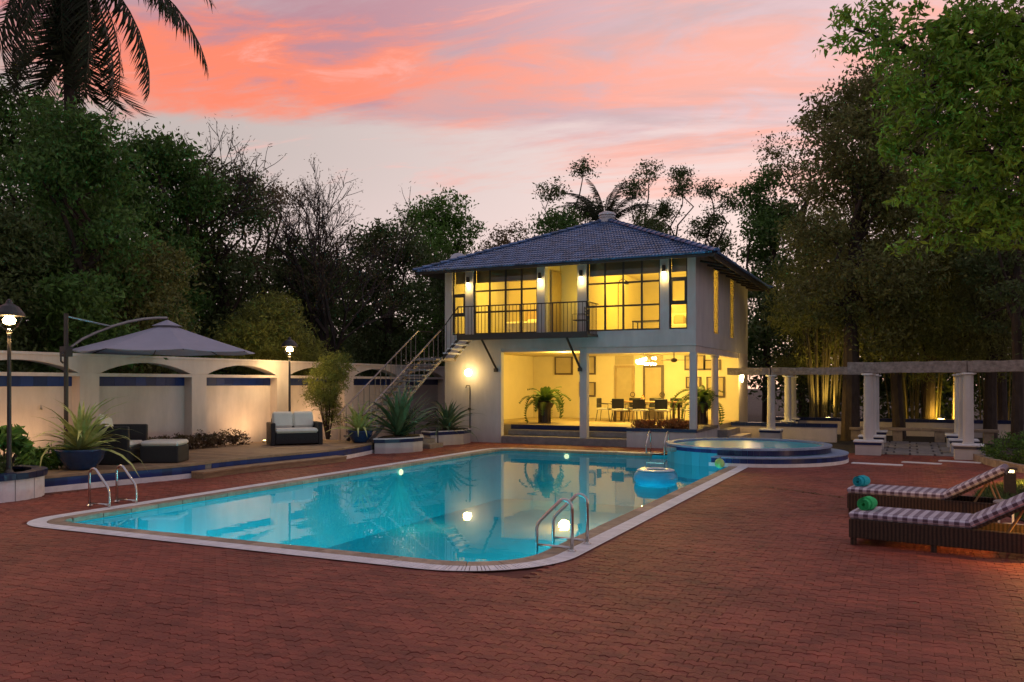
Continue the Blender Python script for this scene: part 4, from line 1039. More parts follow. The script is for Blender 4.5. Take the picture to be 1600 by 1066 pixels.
def towel(loc, rz, label, m1, m2, L_=.30):
    t = thing('rolled_towel', label, 'towel', loc, rz, 'rolled towels on the loungers'); t.scale = (.9, .84, .84)
    n = 46; mb = MB(); a = []; b = []
    for i in range(n):
        an = i / (n - 1) * 2 * PI * 3.2; r_ = .022 + .068 * i / (n - 1); a.append((-L_ / 2, r_ * math.cos(an), .092 + r_ * math.sin(an))); b.append((L_ / 2, r_ * math.cos(an), .092 + r_ * math.sin(an)))
    a2 = []; b2 = []
    for i in range(n):
        an = i / (n - 1) * 2 * PI * 3.2; r_ = .031 + .068 * i / (n - 1); a2.append((-L_ / 2, r_ * math.cos(an), .092 + r_ * math.sin(an))); b2.append((L_ / 2, r_ * math.cos(an), .092 + r_ * math.sin(an)))
    mb.quadstrip(a, b); mb.quadstrip(a2, b2); mb.quadstrip(a, a2); mb.quadstrip(b, b2); mb.build('roll', m1, t, smooth=False, local=True)
    MB().lathe([(.102, -L_ * .22), (.104, -L_ * .2), (.104, L_ * .2), (.102, L_ * .22)], 28).xf(Matrix.Translation((0, 0, .092)) @ Matrix.Rotation(R(90), 4, 'Y')).build('band', m2, t, local=True)
    return t
towel((-.47, 11.56, .405), R(70), 'rolled green towel on the foot of the nearer lounger', 'towel_green', 'towel_green')
towel((-.66, 14.17, .405), R(65), 'rolled turquoise towel on the foot of the farther lounger', 'towel_teal', 'towel_teal')
sd = thing('side_table', 'small round white-legged side table between the two loungers', 'side table', (1.22, 12.62, 0))
MB().lathe([(.001, .44), (.22, .44), (.23, .455), (.22, .47), (.001, .47)], 24).build('table_top', 'grey_stone', sd, local=True)
for k in range(3): MB().tube([(.17 * math.cos(k * 2.1 + .4), .17 * math.sin(k * 2.1 + .4), .44), (.2 * math.cos(k * 2.1 + .4), .2 * math.sin(k * 2.1 + .4), 0)], .014, 6).build('leg', 'white_metal', sd, local=True)
torus(.15, .012, .012, 24, 6, .16).build('ring', 'white_metal', sd, local=True)
def bollard(loc, label, w, dirx):
    t = thing('dark_post', label, 'garden light', loc, 0, 'low posts with an added light')
    MB().box(-.09, .09, -.09, .09, 0, .42).build('post', 'wood_dark', t, local=True, bevel=.006); MB().box(-.11, .11, -.11, .11, .47, .50).build('cap', 'wood_dark', t, local=True)
    MB().box(-.06, .06, -.06, .06, .421, .469).build('lens', 'lamp_glow', t, local=True)
    light('added_post_lamp', 'POINT', (loc[0] + dirx[0], loc[1] + dirx[1], .38), w, (1, .52, .14), .05, t)
bollard((1.62, 17.3, 0), 'short dark post on the lawn behind the farther lounger, with an added light', 75, (.5, 1.6))  # lens and lamp added to a plain dark post for the warm strip
fl_ = thing('lantern', 'low glowing lantern on the paving at the head of the nearer lounger', 'lantern', (1.75, 11.38, .30))
MB().box(-.07, .07, -.07, .07, -.30, .02).build('base', 'dark_steel', fl_, local=True); MB().box(-.07, .07, -.07, .07, .22, .24).build('lid', 'dark_steel', fl_, local=True); MB().lathe([(.03, .021), (.03, .12), (.001, .15)], 10).build('candle', 'lamp_glow', fl_, local=True)
for x in (-.06, .06):
    for y in (-.06, .06): MB().box(x - .006, x + .006, y - .006, y + .006, .021, .219).build('post', 'dark_steel', fl_, local=True)
light('lantern_light', 'POINT', (1.75, 11.1, .62), 85, (1, .5, .12), .05, fl_)

# ------------------------------------------------------------------ pergola and low walls on the right
pg = thing('stone_pergola', 'low pergola of rough stone beams on white round columns', 'pergola', (0, 26, 0))
def pcol(x, y, zt, zb=.0, ped=.66, ph=.40, r_=.132, warm=False):
    m_ = 'plaster'
    pd = MB().box(x - ped / 2, x + ped / 2, y - ped / 2, y + ped / 2, zb, zb + ph - .12).build('pedestal', m_, pg)
    MB().box(x - ped / 2 - .02, x + ped / 2 + .02, y - ped / 2 - .02, y + ped / 2 + .02, zb + ph - .118, zb + ph - .05).build('tile_band', 'dark_blue_tile', pd)
    MB().box(x - ped / 2 - .05, x + ped / 2 + .05, y - ped / 2 - .05, y + ped / 2 + .05, zb + ph - .048, zb + ph).build('pedestal_cap', 'white_stone', pd, bevel=.01)
    c = MB().lathe([(r_ + .02, zb + ph + .001), (r_, zb + ph + .05), (r_ * .9, zt - .09), (r_ * .9, zt - .06)], 24, (x, y, 0)).build('column', m_, pg, smooth=False)
    MB().lathe([(r_, zt - .059), (r_ + .06, zt - .04), (r_ + .06, zt)], 24, (x, y, 0)).build('capital', 'white_stone', c)
BZ = 2.28
for x, y in ((-1.03, 25.75), (1.42, 25.25), (1.42, 27.4), (1.42, 29.9), (-1.03, 28.2), (-1.03, 31.2)): pcol(x, y, BZ)
pcol(-4.32, 30.3, BZ, 0, .66, .42, .14); pcol(-4.05, 32.6, BZ, .0, .4, .62, .13); pcol(-4.2, 35.4, BZ, .0, .4, .6, .13)
def rough_beam(a, b, w, z0, z1, sd_):
    a = Vector(a); b = Vector(b); Ln = (b - a).length; d_ = (b - a).normalized(); s = Vector((-d_.y, d_.x)); n = max(2, int(Ln / .25)); r_ = random.Random(sd_); mb = MB(); vs_ = []
    for i in range(n + 1):
        p = a + d_ * (Ln * i / n)
        for (u, z) in ((-w / 2, z0), (w / 2, z0), (w / 2, z1), (-w / 2, z1)):
            q = p + s * (u + r_.uniform(-.012, .012)); vs_.append((q.x, q.y, z + r_.uniform(-.012, .012)))
    fs = [(i * 4 + j, i * 4 + (j + 1) % 4, (i + 1) * 4 + (j + 1) % 4, (i + 1) * 4 + j) for i in range(n) for j in range(4)] + [(0, 1, 2, 3), (n * 4, n * 4 + 1, n * 4 + 2, n * 4 + 3)]
    mb.add(vs_, fs).build('stone_beam', 'stone_beam', pg)
rough_beam((-1.55, 25.85), (1.40, 25.25), .28, BZ + .01, BZ + .31, 1); rough_beam((1.42, 25.25), (4.6, 24.6), .28, BZ + .012, BZ + .308, 2)
rough_beam((-5.80, 30.3), (-4.34, 30.3), .26, BZ + .01, BZ + .26, 3); rough_beam((-4.30, 30.3), (-1.0, 30.3), .26, BZ + .012, BZ + .255, 4)
rough_beam((-1.03, 26.05), (-1.03, 31.4), .22, BZ + .01, BZ + .22, 5); rough_beam((1.42, 25.45), (1.42, 30.2), .22, BZ + .01, BZ + .22, 6); rough_beam((-4.2, 30.5), (-4.2, 35.6), .22, BZ + .01, BZ + .22, 7)
lw = thing('low_garden_wall', 'low cream garden wall with dark tile cap below the pergola', 'wall', (-3.7, 31, 0))
def lowwall(x0, x1, y0, y1, h, t_=lw):
    MB().box(x0, x1, y0, y1, -.04, h - .13).build('wall', 'plaster_warm', t_)
    n = max(1, int(max(x1 - x0, y1 - y0) / .45))
    for i in range(n):
        if x1 - x0 > y1 - y0: MB().box(x0 - .02 + (x1 - x0 + .04) * i / n, x0 - .024 + (x1 - x0 + .04) * (i + 1) / n, y0 - .02, y1 + .02, h - .128, h).build('cap_tile', 'dark_blue_tile', t_)
        else: MB().box(x0 - .02, x1 + .02, y0 + (y1 - y0) * i / n, y0 - .004 + (y1 - y0) * (i + 1) / n, h - .128, h).build('cap_tile', 'dark_blue_tile', t_)
lowwall(-5.80, -2.25, 31.0, 31.25, .60)
lw2 = thing('planting_bed_wall', 'low dark-capped wall along the bamboo bed behind the pergola', 'wall', (0, 36, 0))
lowwall(-5.2, 8.0, 36.0, 36.3, .62, lw2)
bn = thing('stone_bench', 'long stone bench on block legs under the pergola', 'bench', (0.1, 30.8, 0))
for i in range(4): MB().box(-1.9 + i * 1.15, -.755 + i * 1.15, 32.0, 32.5, .36, .45).build('seat_slab', 'coping', bn, bevel=.01)
for x in (-1.7, -.35, .95, 2.4): MB().box(x - .15, x + .15, 32.05, 32.45, 0, .358).build('leg', 'coping', bn)
paved = MB(); 
for iy in range(9):
    for ix in range(5):
        x = -1.2 + ix * .62 + (.2 if iy % 2 else 0); y = 25.9 + iy * .66
        MB().box(x + .02, x + .58, y + .02, y + .60, -.03, .012 + rng.uniform(-.006, .006)).build('flagstone', 'grey_stone', paving)

# lawn, brick kerb and shrubs on the right
lawn_poly = [(.98, 16.4), (1.15, 17.6), (1.45, 18.7), (1.95, 19.7), (2.7, 20.4), (4.0, 21.0), (9, 21.6), (9, 12.6), (2.7, 12.6), (1.75, 13.4), (1.25, 14.9)]
MB().prism(lawn_poly, -.02, .018).build('lawn', 'soil', kind='structure')
def inside(poly, x, y):
    c = False; j = len(poly) - 1
    for i in range(len(poly)):
        xi, yi = poly[i]; xj, yj = poly[j]
        if (yi > y) != (yj > y) and x < (xj - xi) * (y - yi) / (yj - yi) + xi: c = not c
        j = i
    return c
gp = []
while len(gp) < 16000:
    x, y = rng.uniform(.95, 5.0), rng.uniform(12.6, 21.4)
    if inside(lawn_poly, x, y) and x - .13 * y < 1.1: gp.append((x, y, .018))
gp = np.array(gp); n = len(gp); an = rngn.random(n) * 2 * PI; hh = .035 + .05 * rngn.random(n); lean = rngn.normal(size=(n, 2)) * .02; wv = np.stack([np.cos(an), np.sin(an), 0 * an], 1) * .006
tip = gp + np.concatenate([lean, hh[:, None]], 1); V = np.stack([gp - wv, gp + wv, tip + wv * .2, tip - wv * .2], 1)
o = np_quads('grass', V, 'grass', kind='stuff'); tag(o, 'short green grass beside the loungers', 'grass')
kb = thing('brick_kerb', 'curved brick kerb edging the shrub bed on the right', 'kerb', (2.2, 22.5, 0))
kp = smooth_front([(1.55, 25.3), (1.66, 24.3), (1.98, 22.9), (2.35, 21.9), (3.1, 21.45), (4.6, 21.3), (6.5, 21.4)], 8)
ka, kb_ = offs(kp, -.07), offs(kp, .07)
for i in range(len(kp) - 1):
    MB().prism([ka[i], (ka[i][0] * .03 + ka[i + 1][0] * .97, ka[i][1] * .03 + ka[i + 1][1] * .97), (kb_[i][0] * .03 + kb_[i + 1][0] * .97, kb_[i][1] * .03 + kb_[i + 1][1] * .97), kb_[i]], -.02, .17 + rng.uniform(-.008, .008)).build('brick', 'coping', kb)

# ------------------------------------------------------------------ planters and pots
rp_ = thing('round_planter', 'white round planter with blue tile rim at the left edge', 'planter', (-14.75, 9.35, 0))
MB().lathe([(.95, 0), (.95, .36)], 40, (-14.75, 9.35, 0)).build('core', 'white_stone', rp_)
for i in range(16):
    a0 = 2 * PI * i / 16; pc = lambda r_, a: (-14.75 + r_ * math.cos(a), 9.35 + r_ * math.sin(a))
    MB().prism([pc(.94, a0 + .01), pc(.94, a0 + .385), pc(1.05, a0 + .385), pc(1.05, a0 + .2), pc(1.05, a0 + .01)], -.01, .36).build('panel', 'white_stone', rp_)
    MB().prism([pc(.86, a0 + .004), pc(.86, a0 + .389), pc(1.09, a0 + .389), pc(1.10, a0 + .2), pc(1.09, a0 + .004)], .362, .47).build('rim_tile', 'dark_blue_tile', rp_)
MB().lathe([(.001, .42), (.87, .42)], 24, (-14.75, 9.35, 0)).build('soil', 'soil', rp_)
def box_planter(name, label, poly, h):
    t = thing(name, label, 'planter', (poly[0][0], poly[0][1], 0))
    MB().prism(poly, -.02, h - .12).build('wall', 'plaster', t)
    cx = sum(p[0] for p in poly) / len(poly); cy = sum(p[1] for p in poly) / len(poly)
    big = [(cx + (x - cx) * 1.03, cy + (y - cy) * 1.03) for x, y in poly]
    MB().prism(big, h - .118, h - .02).build('tile_band', 'dark_blue_tile', t); MB().prism([(cx + (x - cx) * 1.05, cy + (y - cy) * 1.05) for x, y in poly], h - .018, h + .01).build('cap', 'white_stone', t)
    MB().prism([(cx + (x - cx) * .88, cy + (y - cy) * .88) for x, y in poly], h - .02, h + .03).build('soil', 'soil', t)
box_planter('curved_planter', 'white curved planter with blue band at the end of the terrace', [(-13.72, 20.0), (-13.45, 20.15), (-13.2, 20.5), (-13.02, 20.95), (-12.98, 21.4), (-13.5, 22.2), (-14.1, 22.0), (-14.08, 20.9)], .42)
box_planter('square_planter', 'white square planter against the house wall corner', [(-13.72, 23.1), (-13.22, 24.35), (-13.35, 25.1), (-14.1, 25.1), (-14.08, 23.2)], .46)
hr = thing('step_railing', 'low black handrail on the short steps between the two planters', 'railing', (-13.4, 22.6, 0))
for p in ((-13.25, 22.75), (-13.95, 22.5)): MB().tube([(p[0], p[1], 0), (p[0], p[1], .85 if p[0] > -13.5 else 1.2)], .02, 6).build('post', 'dark_steel', hr)
MB().tube([(-13.25, 22.75, .85), (-13.95, 22.5, 1.2)], .02, 6).build('rail', 'dark_steel', hr)
for i, z in enumerate((.14, .28)): MB().box(-13.55 - .3 * i, -13.2 - .3 * i, 22.2, 23.0, -.01, z).build('step', 'grey_stone', hr)
def bowl(name, label, loc, r_, h):
    t = thing(name, label, 'plant pot', loc, 0, 'blue glazed bowls')
    MB().lathe([(r_ * .5, 0), (r_ * .55, .03), (r_ * .86, h * .55), (r_ * .97, h * .9), (r_ * 1.03, h), (r_ * .98, h + .015), (r_ * .92, h - .02), (r_ * .88, h - .08), (.001, h - .08)], 32).build('bowl', 'navy_pot', t, local=True, smooth=True)
    MB().lathe([(.001, h - .06), (r_ * .9, h - .06)], 20).build('soil', 'soil', t, local=True)
bowl('glazed_bowl', 'wide blue glazed bowl holding the variegated agave at the left', (-14.78, 11.45, TZ), .47, .40)
bowl('glazed_bowl', 'blue glazed bowl holding the yellow agave near the staircase', (-14.25, 20.05, TZ), .38, .34)

# ------------------------------------------------------------------ plants with big leaves
def blade(L_, w, curl, fold=.3, n=7):
    vs_ = []; 
    for i in range(n):
        t = i / (n - 1); wd = w * (math.sin(PI * min(1, .18 + t * .82)) ** .7 if t < 1 else 0) * (1 - t * .35)
        ang = curl * t * t; y = L_ * t * math.cos(ang * .8); z = -L_ * t * math.sin(ang * .8)
        vs_ += [(-wd / 2, y, z + fold * wd * .5), (0, y, z), (wd / 2, y, z + fold * wd * .5)]
    fs = []
    for i in range(n - 1):
        for j in range(2): fs.append((i * 3 + j, i * 3 + j + 1, (i + 1) * 3 + j + 1, (i + 1) * 3 + j))
    return vs_, fs
def rosette(name, label, cat, loc, nl, L_, w, m_, seed, el=(10, 85), curl=.5, group=None, spread=.05, stem=None):
    t = thing(name, label, cat, loc, 0, group); r_ = random.Random(seed); vars_ = []
    for k in range(4):
        v, f = blade(L_ * (.85 + .1 * k), w, curl * (.4 + .4 * k)); me = bpy.data.meshes.new('leaf'); me.from_pydata(v, [], f); me.update(); me.materials.append(M[m_]); me.polygons.foreach_set('use_smooth', [True] * len(f)); vars_.append(me)
    for i in range(nl):
        t_ = (i + .5) / nl; e = R(el[0] + (el[1] - el[0]) * t_ + r_.gauss(0, 6)); a = i * 2.39996 + r_.gauss(0, .2)
        o = bpy.data.objects.new('leaf', vars_[r_.randrange(4)]); C.objects.link(o); o.parent = t
        s = r_.uniform(.8, 1.1); o.matrix_basis = Matrix.Translation((spread * math.cos(a) * (1 - t_), spread * math.sin(a) * (1 - t_), .02)) @ Matrix.Rotation(a, 4, 'Z') @ Matrix.Rotation(e, 4, 'X') @ Matrix.Rotation(r_.gauss(0, .25), 4, 'Y') @ Matrix.Scale(s, 4)
    MB().lathe([(.10, 0), (.07, .1), (.02, .2)], 10).build('stem', 'bark', t, local=True)
    return t
rosette('agave', 'big variegated agave in the blue bowl at the left', 'agave', (-14.78, 11.45, TZ + .33), 66, 1.22, .115, 'leaf_agave', 1, (8, 88), .45)
rosette('agave', 'yellow-green agave in the blue bowl near the staircase', 'agave', (-14.25, 20.05, TZ + .27), 52, .98, .10, 'leaf_agave', 2, (15, 88), .4)
rosette('agave', 'tall dark green agave in the curved planter', 'agave', (-13.55, 21.1, .44), 70, 1.68, .15, 'leaf_agave_dark', 3, (18, 88), .35, spread=.18)
rosette('agave', 'dark green agave in the square planter by the house', 'agave', (-13.68, 24.1, .48), 60, 1.2, .12, 'leaf_agave_dark', 4, (5, 86), .45, spread=.12)
def fern(loc, label, seed, stand_h=.62):
    t = thing('fern_stand', 'dark slatted stand carrying ' + label, 'plant stand', loc, 0, 'fern stands')
    MB().lathe([(.24, 0), (.24, .03), (.20, .05), (.17, stand_h - .16), (.28, stand_h - .06), (.36, stand_h + .10), (.33, stand_h + .17), (.29, stand_h + .17), (.001, stand_h + .10)], 18).build('body', 'dark_pot', t, local=True)
    for k in range(12): a = k * PI / 6; MB().box(.20, .225, -.015, .015, .04, stand_h - .10).xf(Matrix.Rotation(a, 4, 'Z')).build('slat', 'wood_dark', t, local=True)
    f = thing('potted_fern', 'bushy green ' + label, 'fern', (loc[0], loc[1], loc[2] + stand_h + .10), 0, 'potted ferns'); r_ = random.Random(seed); vr = []
    for k in range(4):
        L_ = .80 + .08 * k; VV = []; FF = []; m2 = 44
        for i in range(m2 + 1):
            t_ = .05 + .95 * i / m2; ang = (.5 + .28 * k) * t_ * t_; VV.append((0, L_ * t_ * math.cos(ang), -L_ * t_ * math.sin(ang)))
        for i in range(0, m2, 2):
            t_ = .05 + .95 * i / m2; ln = .17 * math.sin(PI * min(1, .15 + t_ * .80)) + .015; x, y, z = VV[i]
            for s in (-1, 1):
                q = len(VV); VV += [(s * ln, y + .055, z - .05), (s * ln * .9, y + .08, z - .05)]; FF.append((i, q, q + 1, i + 2 if i + 2 <= m2 else i + 1))
        me = bpy.data.meshes.new('frond'); me.from_pydata(VV, [], FF); me.update(); me.materials.append(M['leaf_fern']); vr.append(me)
    for i in range(30):
        e = R(10 + 72 * ((i + .5) / 30) + r_.gauss(0, 7)); a = i * 2.39996 + r_.gauss(0, .2); o = bpy.data.objects.new('frond', vr[r_.randrange(4)]); C.objects.link(o); o.parent = f
        o.matrix_basis = Matrix.Rotation(a, 4, 'Z') @ Matrix.Rotation(e, 4, 'X') @ Matrix.Scale(r_.uniform(.75, 1.1), 4)
fern((-11.75, 27.7, FL), 'fern in the left bay of the terrace', 11); fern((-6.45, 29.0, FL), 'fern at the right end of the terrace', 12)

# ------------------------------------------------------------------ leafy masses
def cloud_pts(n, lobes, rngn, shell=.55):
    w = np.array([l[3] * l[4] * l[5] for l in lobes]); w = w ** .75; idx = rngn.choice(len(lobes), n, p=w / w.sum())
    d_ = rngn.normal(size=(n, 3)); d_ /= np.linalg.norm(d_, axis=1)[:, None]; rr = (shell + (1 - shell) * rngn.random(n)) ; rr = np.where(rngn.random(n) < .25, rngn.random(n) ** .4, rr)
    Lb = np.array(lobes); return Lb[idx, :3] + d_ * rr[:, None] * Lb[idx, 3:]
def foliage(lobes, nclump, per, csd, leaf, rngn, asp=.45, droop=0., shell=.55):
    cc = cloud_pts(nclump, lobes, rngn, shell); k = np.repeat(np.arange(nclump), per)
    cs = csd * (.55 + .9 * rngn.random(nclump)); off = rngn.normal(size=(nclump * per, 3)) * cs[k][:, None]; off[:, 2] *= .6
    P = cc[k] + off; dv = np.zeros_like(P); dv[:, 2] = -droop
    return leaf_quads(P, np.full(len(P), leaf), rngn, asp, dirv=dv if droop else None), cc
def bush(name, label, cat, loc, lobes, nc, per, csd, leaf, m_, seed, group=None, asp=.45, stems=5):
    t = thing(name, label, cat, loc, 0, group); rg = np.random.default_rng(seed)
    V, cc = foliage(lobes, nc, per, csd, leaf, rg, asp); o = np_quads('foliage', V, m_, t); o.matrix_parent_inverse = Matrix()
    mb = MB(); r_ = random.Random(seed)
    for i in range(stems):
        c = cc[r_.randrange(len(cc))]; mb.tube([(c[0] * .1, c[1] * .1, -.02), (c[0] * .5, c[1] * .5, c[2] * .5), tuple(c)], [.02, .014, .006], 5)
    mb.build('stem', 'bark', t, local=True); return t
bush('flower_bed', 'orange-red croton plants filling the planter before the dining terrace', 'plant', (-6.95, 25.95, .52), [(x, 0, .16, .22, .22, .17) for x in np.linspace(-.75, .85, 7)], 120, 22, .05, .10, 'leaf_croton', 21)
bush('low_hedge', 'low reddish hedge along the garden wall left of the loveseat', 'hedge', (-16.75, 16.2, TZ), [(0, y, .2, .25, .4, .2) for y in np.linspace(-1.9, 1.6, 9)], 260, 24, .06, .07, 'leaf_hedge', 22, stems=14)
bush('yellow_shrub', 'feathery yellow-green shrub lit by the lamp beside the loveseat', 'shrub', (-16.1, 21.0, TZ), [(0, 0, 1.75, .62, .62, .62), (.1, .2, 2.2, .5, .5, .5), (-.1, -.2, 1.3, .45, .5, .4), (.15, 0, .8, .28, .3, .4)], 380, 30, .10, .10, 'leaf_bamboo', 23, asp=.2, stems=16)
bush('tall_shrub', 'tall feathery olive shrub rising behind the garden wall', 'shrub', (-19.0, 21.6, 0), [(0, 0, 3.6, 1.1, 1.3, 1.0), (.3, 1.0, 3.0, 1.0, 1.0, .9), (-.2, -1, 3.2, .9, .9, .8), (0, .3, 4.3, .8, .9, .7), (.2, .6, 2.2, 1.1, 1.4, 1.0)], 700, 36, .18, .16, 'leaf_bamboo', 24, asp=.22, stems=14)
bush('planter_shrub', 'dark straggly shrub growing in the round planter', 'shrub', (-14.75, 9.2, .42), [(0, 0, .15, .7, .7, .16), (-.3, .3, .32, .35, .35, .22)], 170, 20, .07, .09, 'leaf_dark', 25, stems=12)
bush('frangipani', 'small leafy frangipani in front of the lamp post', 'shrub', (-14.55, 9.75, .42), [(0, 0, .62, .34, .34, .12), (.1, .1, .5, .26, .26, .10)], 26, 12, .07, .24, 'leaf_mid', 26, asp=.38, stems=10)
bush('leafy_shrub', 'dark leafy shrub hanging in at the left edge of the picture', 'shrub', (-15.05, 9.15, .42), [(-.12, 0, 1.75, .26, .26, .34), (-.2, .0, 1.35, .2, .2, .3)], 90, 22, .09, .11, 'leaf_deep', 27, stems=8)
bush('low_plant', 'flat green plant on the terrace behind the blue bowl', 'plant', (-15.55, 11.2, TZ), [(0, 0, .2, .5, .4, .14)], 40, 14, .08, .26, 'leaf_mid', 28, asp=.22, stems=6)
bush('shrub_bed', 'dark rounded shrubs behind the brick kerb on the right', 'shrub', (3.0, 23.3, 0), [(-.7, .9, .32, .6, .7, .42), (.1, -.3, .35, .8, .8, .42), (.9, .4, .45, .9, .9, .5), (.3, 1.2, .5, .8, .8, .5)], 420, 30, .10, .085, 'leaf_deep', 29, stems=20)
bush('bright_shrub', 'bright green shrub at the right edge beside the pergola', 'shrub', (3.55, 24.2, 0), [(0, 0, 1.1, .65, .65, .6), (.2, .2, .7, .7, .7, .5)], 240, 28, .11, .11, 'leaf_bright', 30, stems=8)

# bamboo clumps behind the pergola
def bamboo(loc, label, n, h, spread, seed, leafn=300):
    t = thing('bamboo_clump', label, 'bamboo', loc, 0, 'bamboo clumps'); r_ = random.Random(seed)
    for i in range(n):
        a = r_.random() * 2 * PI; q = spread * r_.random() ** .5; bx, by = q * math.cos(a), q * math.sin(a) * .5; lx, ly = bx * r_.uniform(.6, 1.6) + r_.gauss(0, .25), r_.gauss(0, .3); hh = h * r_.uniform(.8, 1.1); rr = r_.uniform(.028, .05)
        MB().tube([(bx + lx * s ** 1.6, by + ly * s ** 1.6, hh * s) for s in (0, .2, .4, .6, .8, 1)], [rr, rr, rr * .95, rr * .8, rr * .6, rr * .3], 6).build('cane', 'bamboo_cane', t, local=True)
    rg = np.random.default_rng(seed); lob = [(rg.normal() * spread * 1.2, rg.normal() * spread, h * (.72 + .3 * rg.random()), 1.0, .9, .9) for _ in range(9)]
    V, cc = foliage(lob, leafn, 34, .25, .20, rg, .16, droop=.5); o = np_quads('foliage', V, 'leaf_bamboo', t); o.matrix_parent_inverse = Matrix()
bamboo((-3.2, 37.6, .3), 'pale-caned bamboo clump behind the left wing of the pergola', 20, 6.0, .9, 41)
bamboo((.4, 38.4, .3), 'bamboo clump lit gold by the ground light behind the pergola', 26, 6.2, 1.3, 42)
bamboo((3.2, 38.8, .3), 'shaded bamboo clump right of the golden one', 18, 6.5, 1.1, 43)
ul = thing('ground_spotlight', 'bright ground spotlight at the foot of the golden bamboo', 'light', (1.15, 37.4, .0))
MB().lathe([(.10, 0), (.10, .45), (.14, .5), (.13, .6)], 12).build('housing', 'dark_steel', ul, local=True); MB().lathe([(.001, .602), (.12, .602)], 12).build('lens', 'lamp_hot', ul, local=True)
light('spotlight_lamp', 'POINT', (1.15, 37.4, .75), 90, (1, .62, .06), .1, ul)
ul2 = thing('ground_spotlight', 'ground spotlight at the foot of the pale-caned bamboo', 'light', (-3.0, 36.75, .0))
MB().lathe([(.10, 0), (.10, .45), (.14, .5), (.13, .6)], 12).build('housing', 'dark_steel', ul2, local=True); MB().lathe([(.001, .602), (.12, .602)], 12).build('lens', 'lamp_glow', ul2, local=True)
light('spotlight_lamp', 'SPOT', (-3.0, 36.75, .70), 420, (1, .66, .2), .1, ul2, rot=(R(180), 0, 0), spot=R(120), blend=.8)
pp_ = thing('garden_post', 'pale round post beside the golden ground light', 'post', (1.75, 38.0, 0))
MB().lathe([(.15, 0), (.15, 2.5)], 16).build('shaft', 'plaster_warm', pp_, local=True); MB().lathe([(.20, 2.5), (.20, 2.56), (.001, 2.6)], 16).build('cap', 'white_stone', pp_, local=True)

# ------------------------------------------------------------------ trees
def limb_path(a, b, r_, wob=.12, n=5):
    a, b = Vector(a), Vector(b); L_ = (b - a).length; out = []
    for i in range(n + 1):
        t = i / n; p = a.lerp(b, t); s = math.sin(PI * t) * wob * L_
        out.append(tuple(p + Vector((r_.gauss(0, 1) * s * .6, r_.gauss(0, 1) * s * .6, s * .5))))
    return out
def tree(name, label, cat, loc, h, rx, z0, m_, seed, nc=460, per=34, csd=.26, leaf=.18, asp=.42, nl=11, trunk=.2, droop=0., shell=.5, lobes=None, group=None, lean=(0, 0), bare=0):
    t = thing(name, label, cat, loc, 0, group); r_ = random.Random(seed); rg = np.random.default_rng(seed)
    if lobes is None:
        lobes = []
        for i in range(nl):
            f = (i + .5) / nl; z = z0 + (h - z0) * f; w = rx * (math.sin(PI * (.22 + .70 * f)) ** .8); a = i * 2.4 + r_.random(); q = w * r_.uniform(.25, .62)
            s = rx * r_.uniform(.34, .52); lobes.append((lean[0] * f + q * math.cos(a), lean[1] * f + q * math.sin(a), min(z, h - s * .7), s, s, s * .72))
    if bare: pass
    V, cc = foliage(lobes, nc, per, csd, leaf, rg, asp, droop, shell); o = np_quads('crown', V, m_, t); o.matrix_parent_inverse = Matrix()
    mb = MB(); th = z0 + (h - z0) * .45; tp_ = [(0, 0, -.3), (r_.gauss(0, .1), r_.gauss(0, .1), th * .35), (lean[0] * .3 + r_.gauss(0, .15), lean[1] * .3 + r_.gauss(0, .15), th * .7), (lean[0] * .5, lean[1] * .5, th)]
    mb.tube(tp_, [trunk * 1.25, trunk, trunk * .85, trunk * .6], 9)
    for lb in lobes:
        s = r_.uniform(.35, 1.0); base = Vector(tp_[1]).lerp(Vector(tp_[3]), s); pth = limb_path(base, lb[:3], r_); mb.tube(pth, [trunk * .42 * (1 - .14 * i) for i in range(6)], 6)
        for k in range(7):
            c = cc[r_.randrange(len(cc))]
            if (Vector(c) - Vector(lb[:3])).length < max(lb[3:]) * 1.25: mb.tube(limb_path(pth[3 + k % 3], c, r_, .1, 3), [trunk * .13, trunk * .10, trunk * .07, .008], 4)
    mb.build('trunk', 'bark', t, local=True); return t
G = 'trees beyond the garden wall'
tree('broadleaf_tree', 'dense dark tree rising at the far left edge below the palm', 'tree', (-25.6, 17.4, 0), 11.2, 3.3, 2.2, 'leaf_deep', 101, 620, 36, .30, .20, group=G)
tree('broadleaf_tree', 'brownish green tree directly below the hanging palm fronds', 'tree', (-25.6, 20.0, 0), 10.6, 2.6, 2.0, 'leaf_olive', 102, 480, 34, .30, .18, group=G)
tree('broadleaf_tree', 'deep green tree with clear leaf sprays right of the palm', 'tree', (-22.3, 20.3, 0), 10.1, 2.3, 2.2, 'leaf_deep', 103, 560, 34, .26, .20, group=G)
tree('broadleaf_tree', 'dark green tree above the umbrella top', 'tree', (-22.6, 23.3, 0), 9.9, 2.5, 2.0, 'leaf_dark', 104, 520, 34, .28, .18, group=G)
tree('broadleaf_tree', 'low olive tree above the garden wall behind the umbrella', 'tree', (-20.8, 17.6, 0), 6.3, 2.6, 1.6, 'leaf_olive', 105, 480, 36, .28, .16, group=G)
tree('broadleaf_tree', 'leafy green tree hiding the lower trunk of the coconut palm', 'tree', (-19.9, 15.2, 0), 9.2, 2.4, 2.6, 'leaf_deep', 113, 560, 34, .26, .17, group=G)
tree('broadleaf_tree', 'low dark tree above the left end of the garden wall', 'tree', (-20.4, 13.2, 0), 6.4, 2.4, 1.4, 'leaf_dark', 106, 460, 36, .28, .16, group=G)
tree('broadleaf_tree', 'thin brown-leaved tree left of the bare tree', 'tree', (-24.2, 27.2, 0), 10.6, 2.3, 3.0, 'leaf_brown', 107, 330, 26, .26, .15, group=G, nl=13)
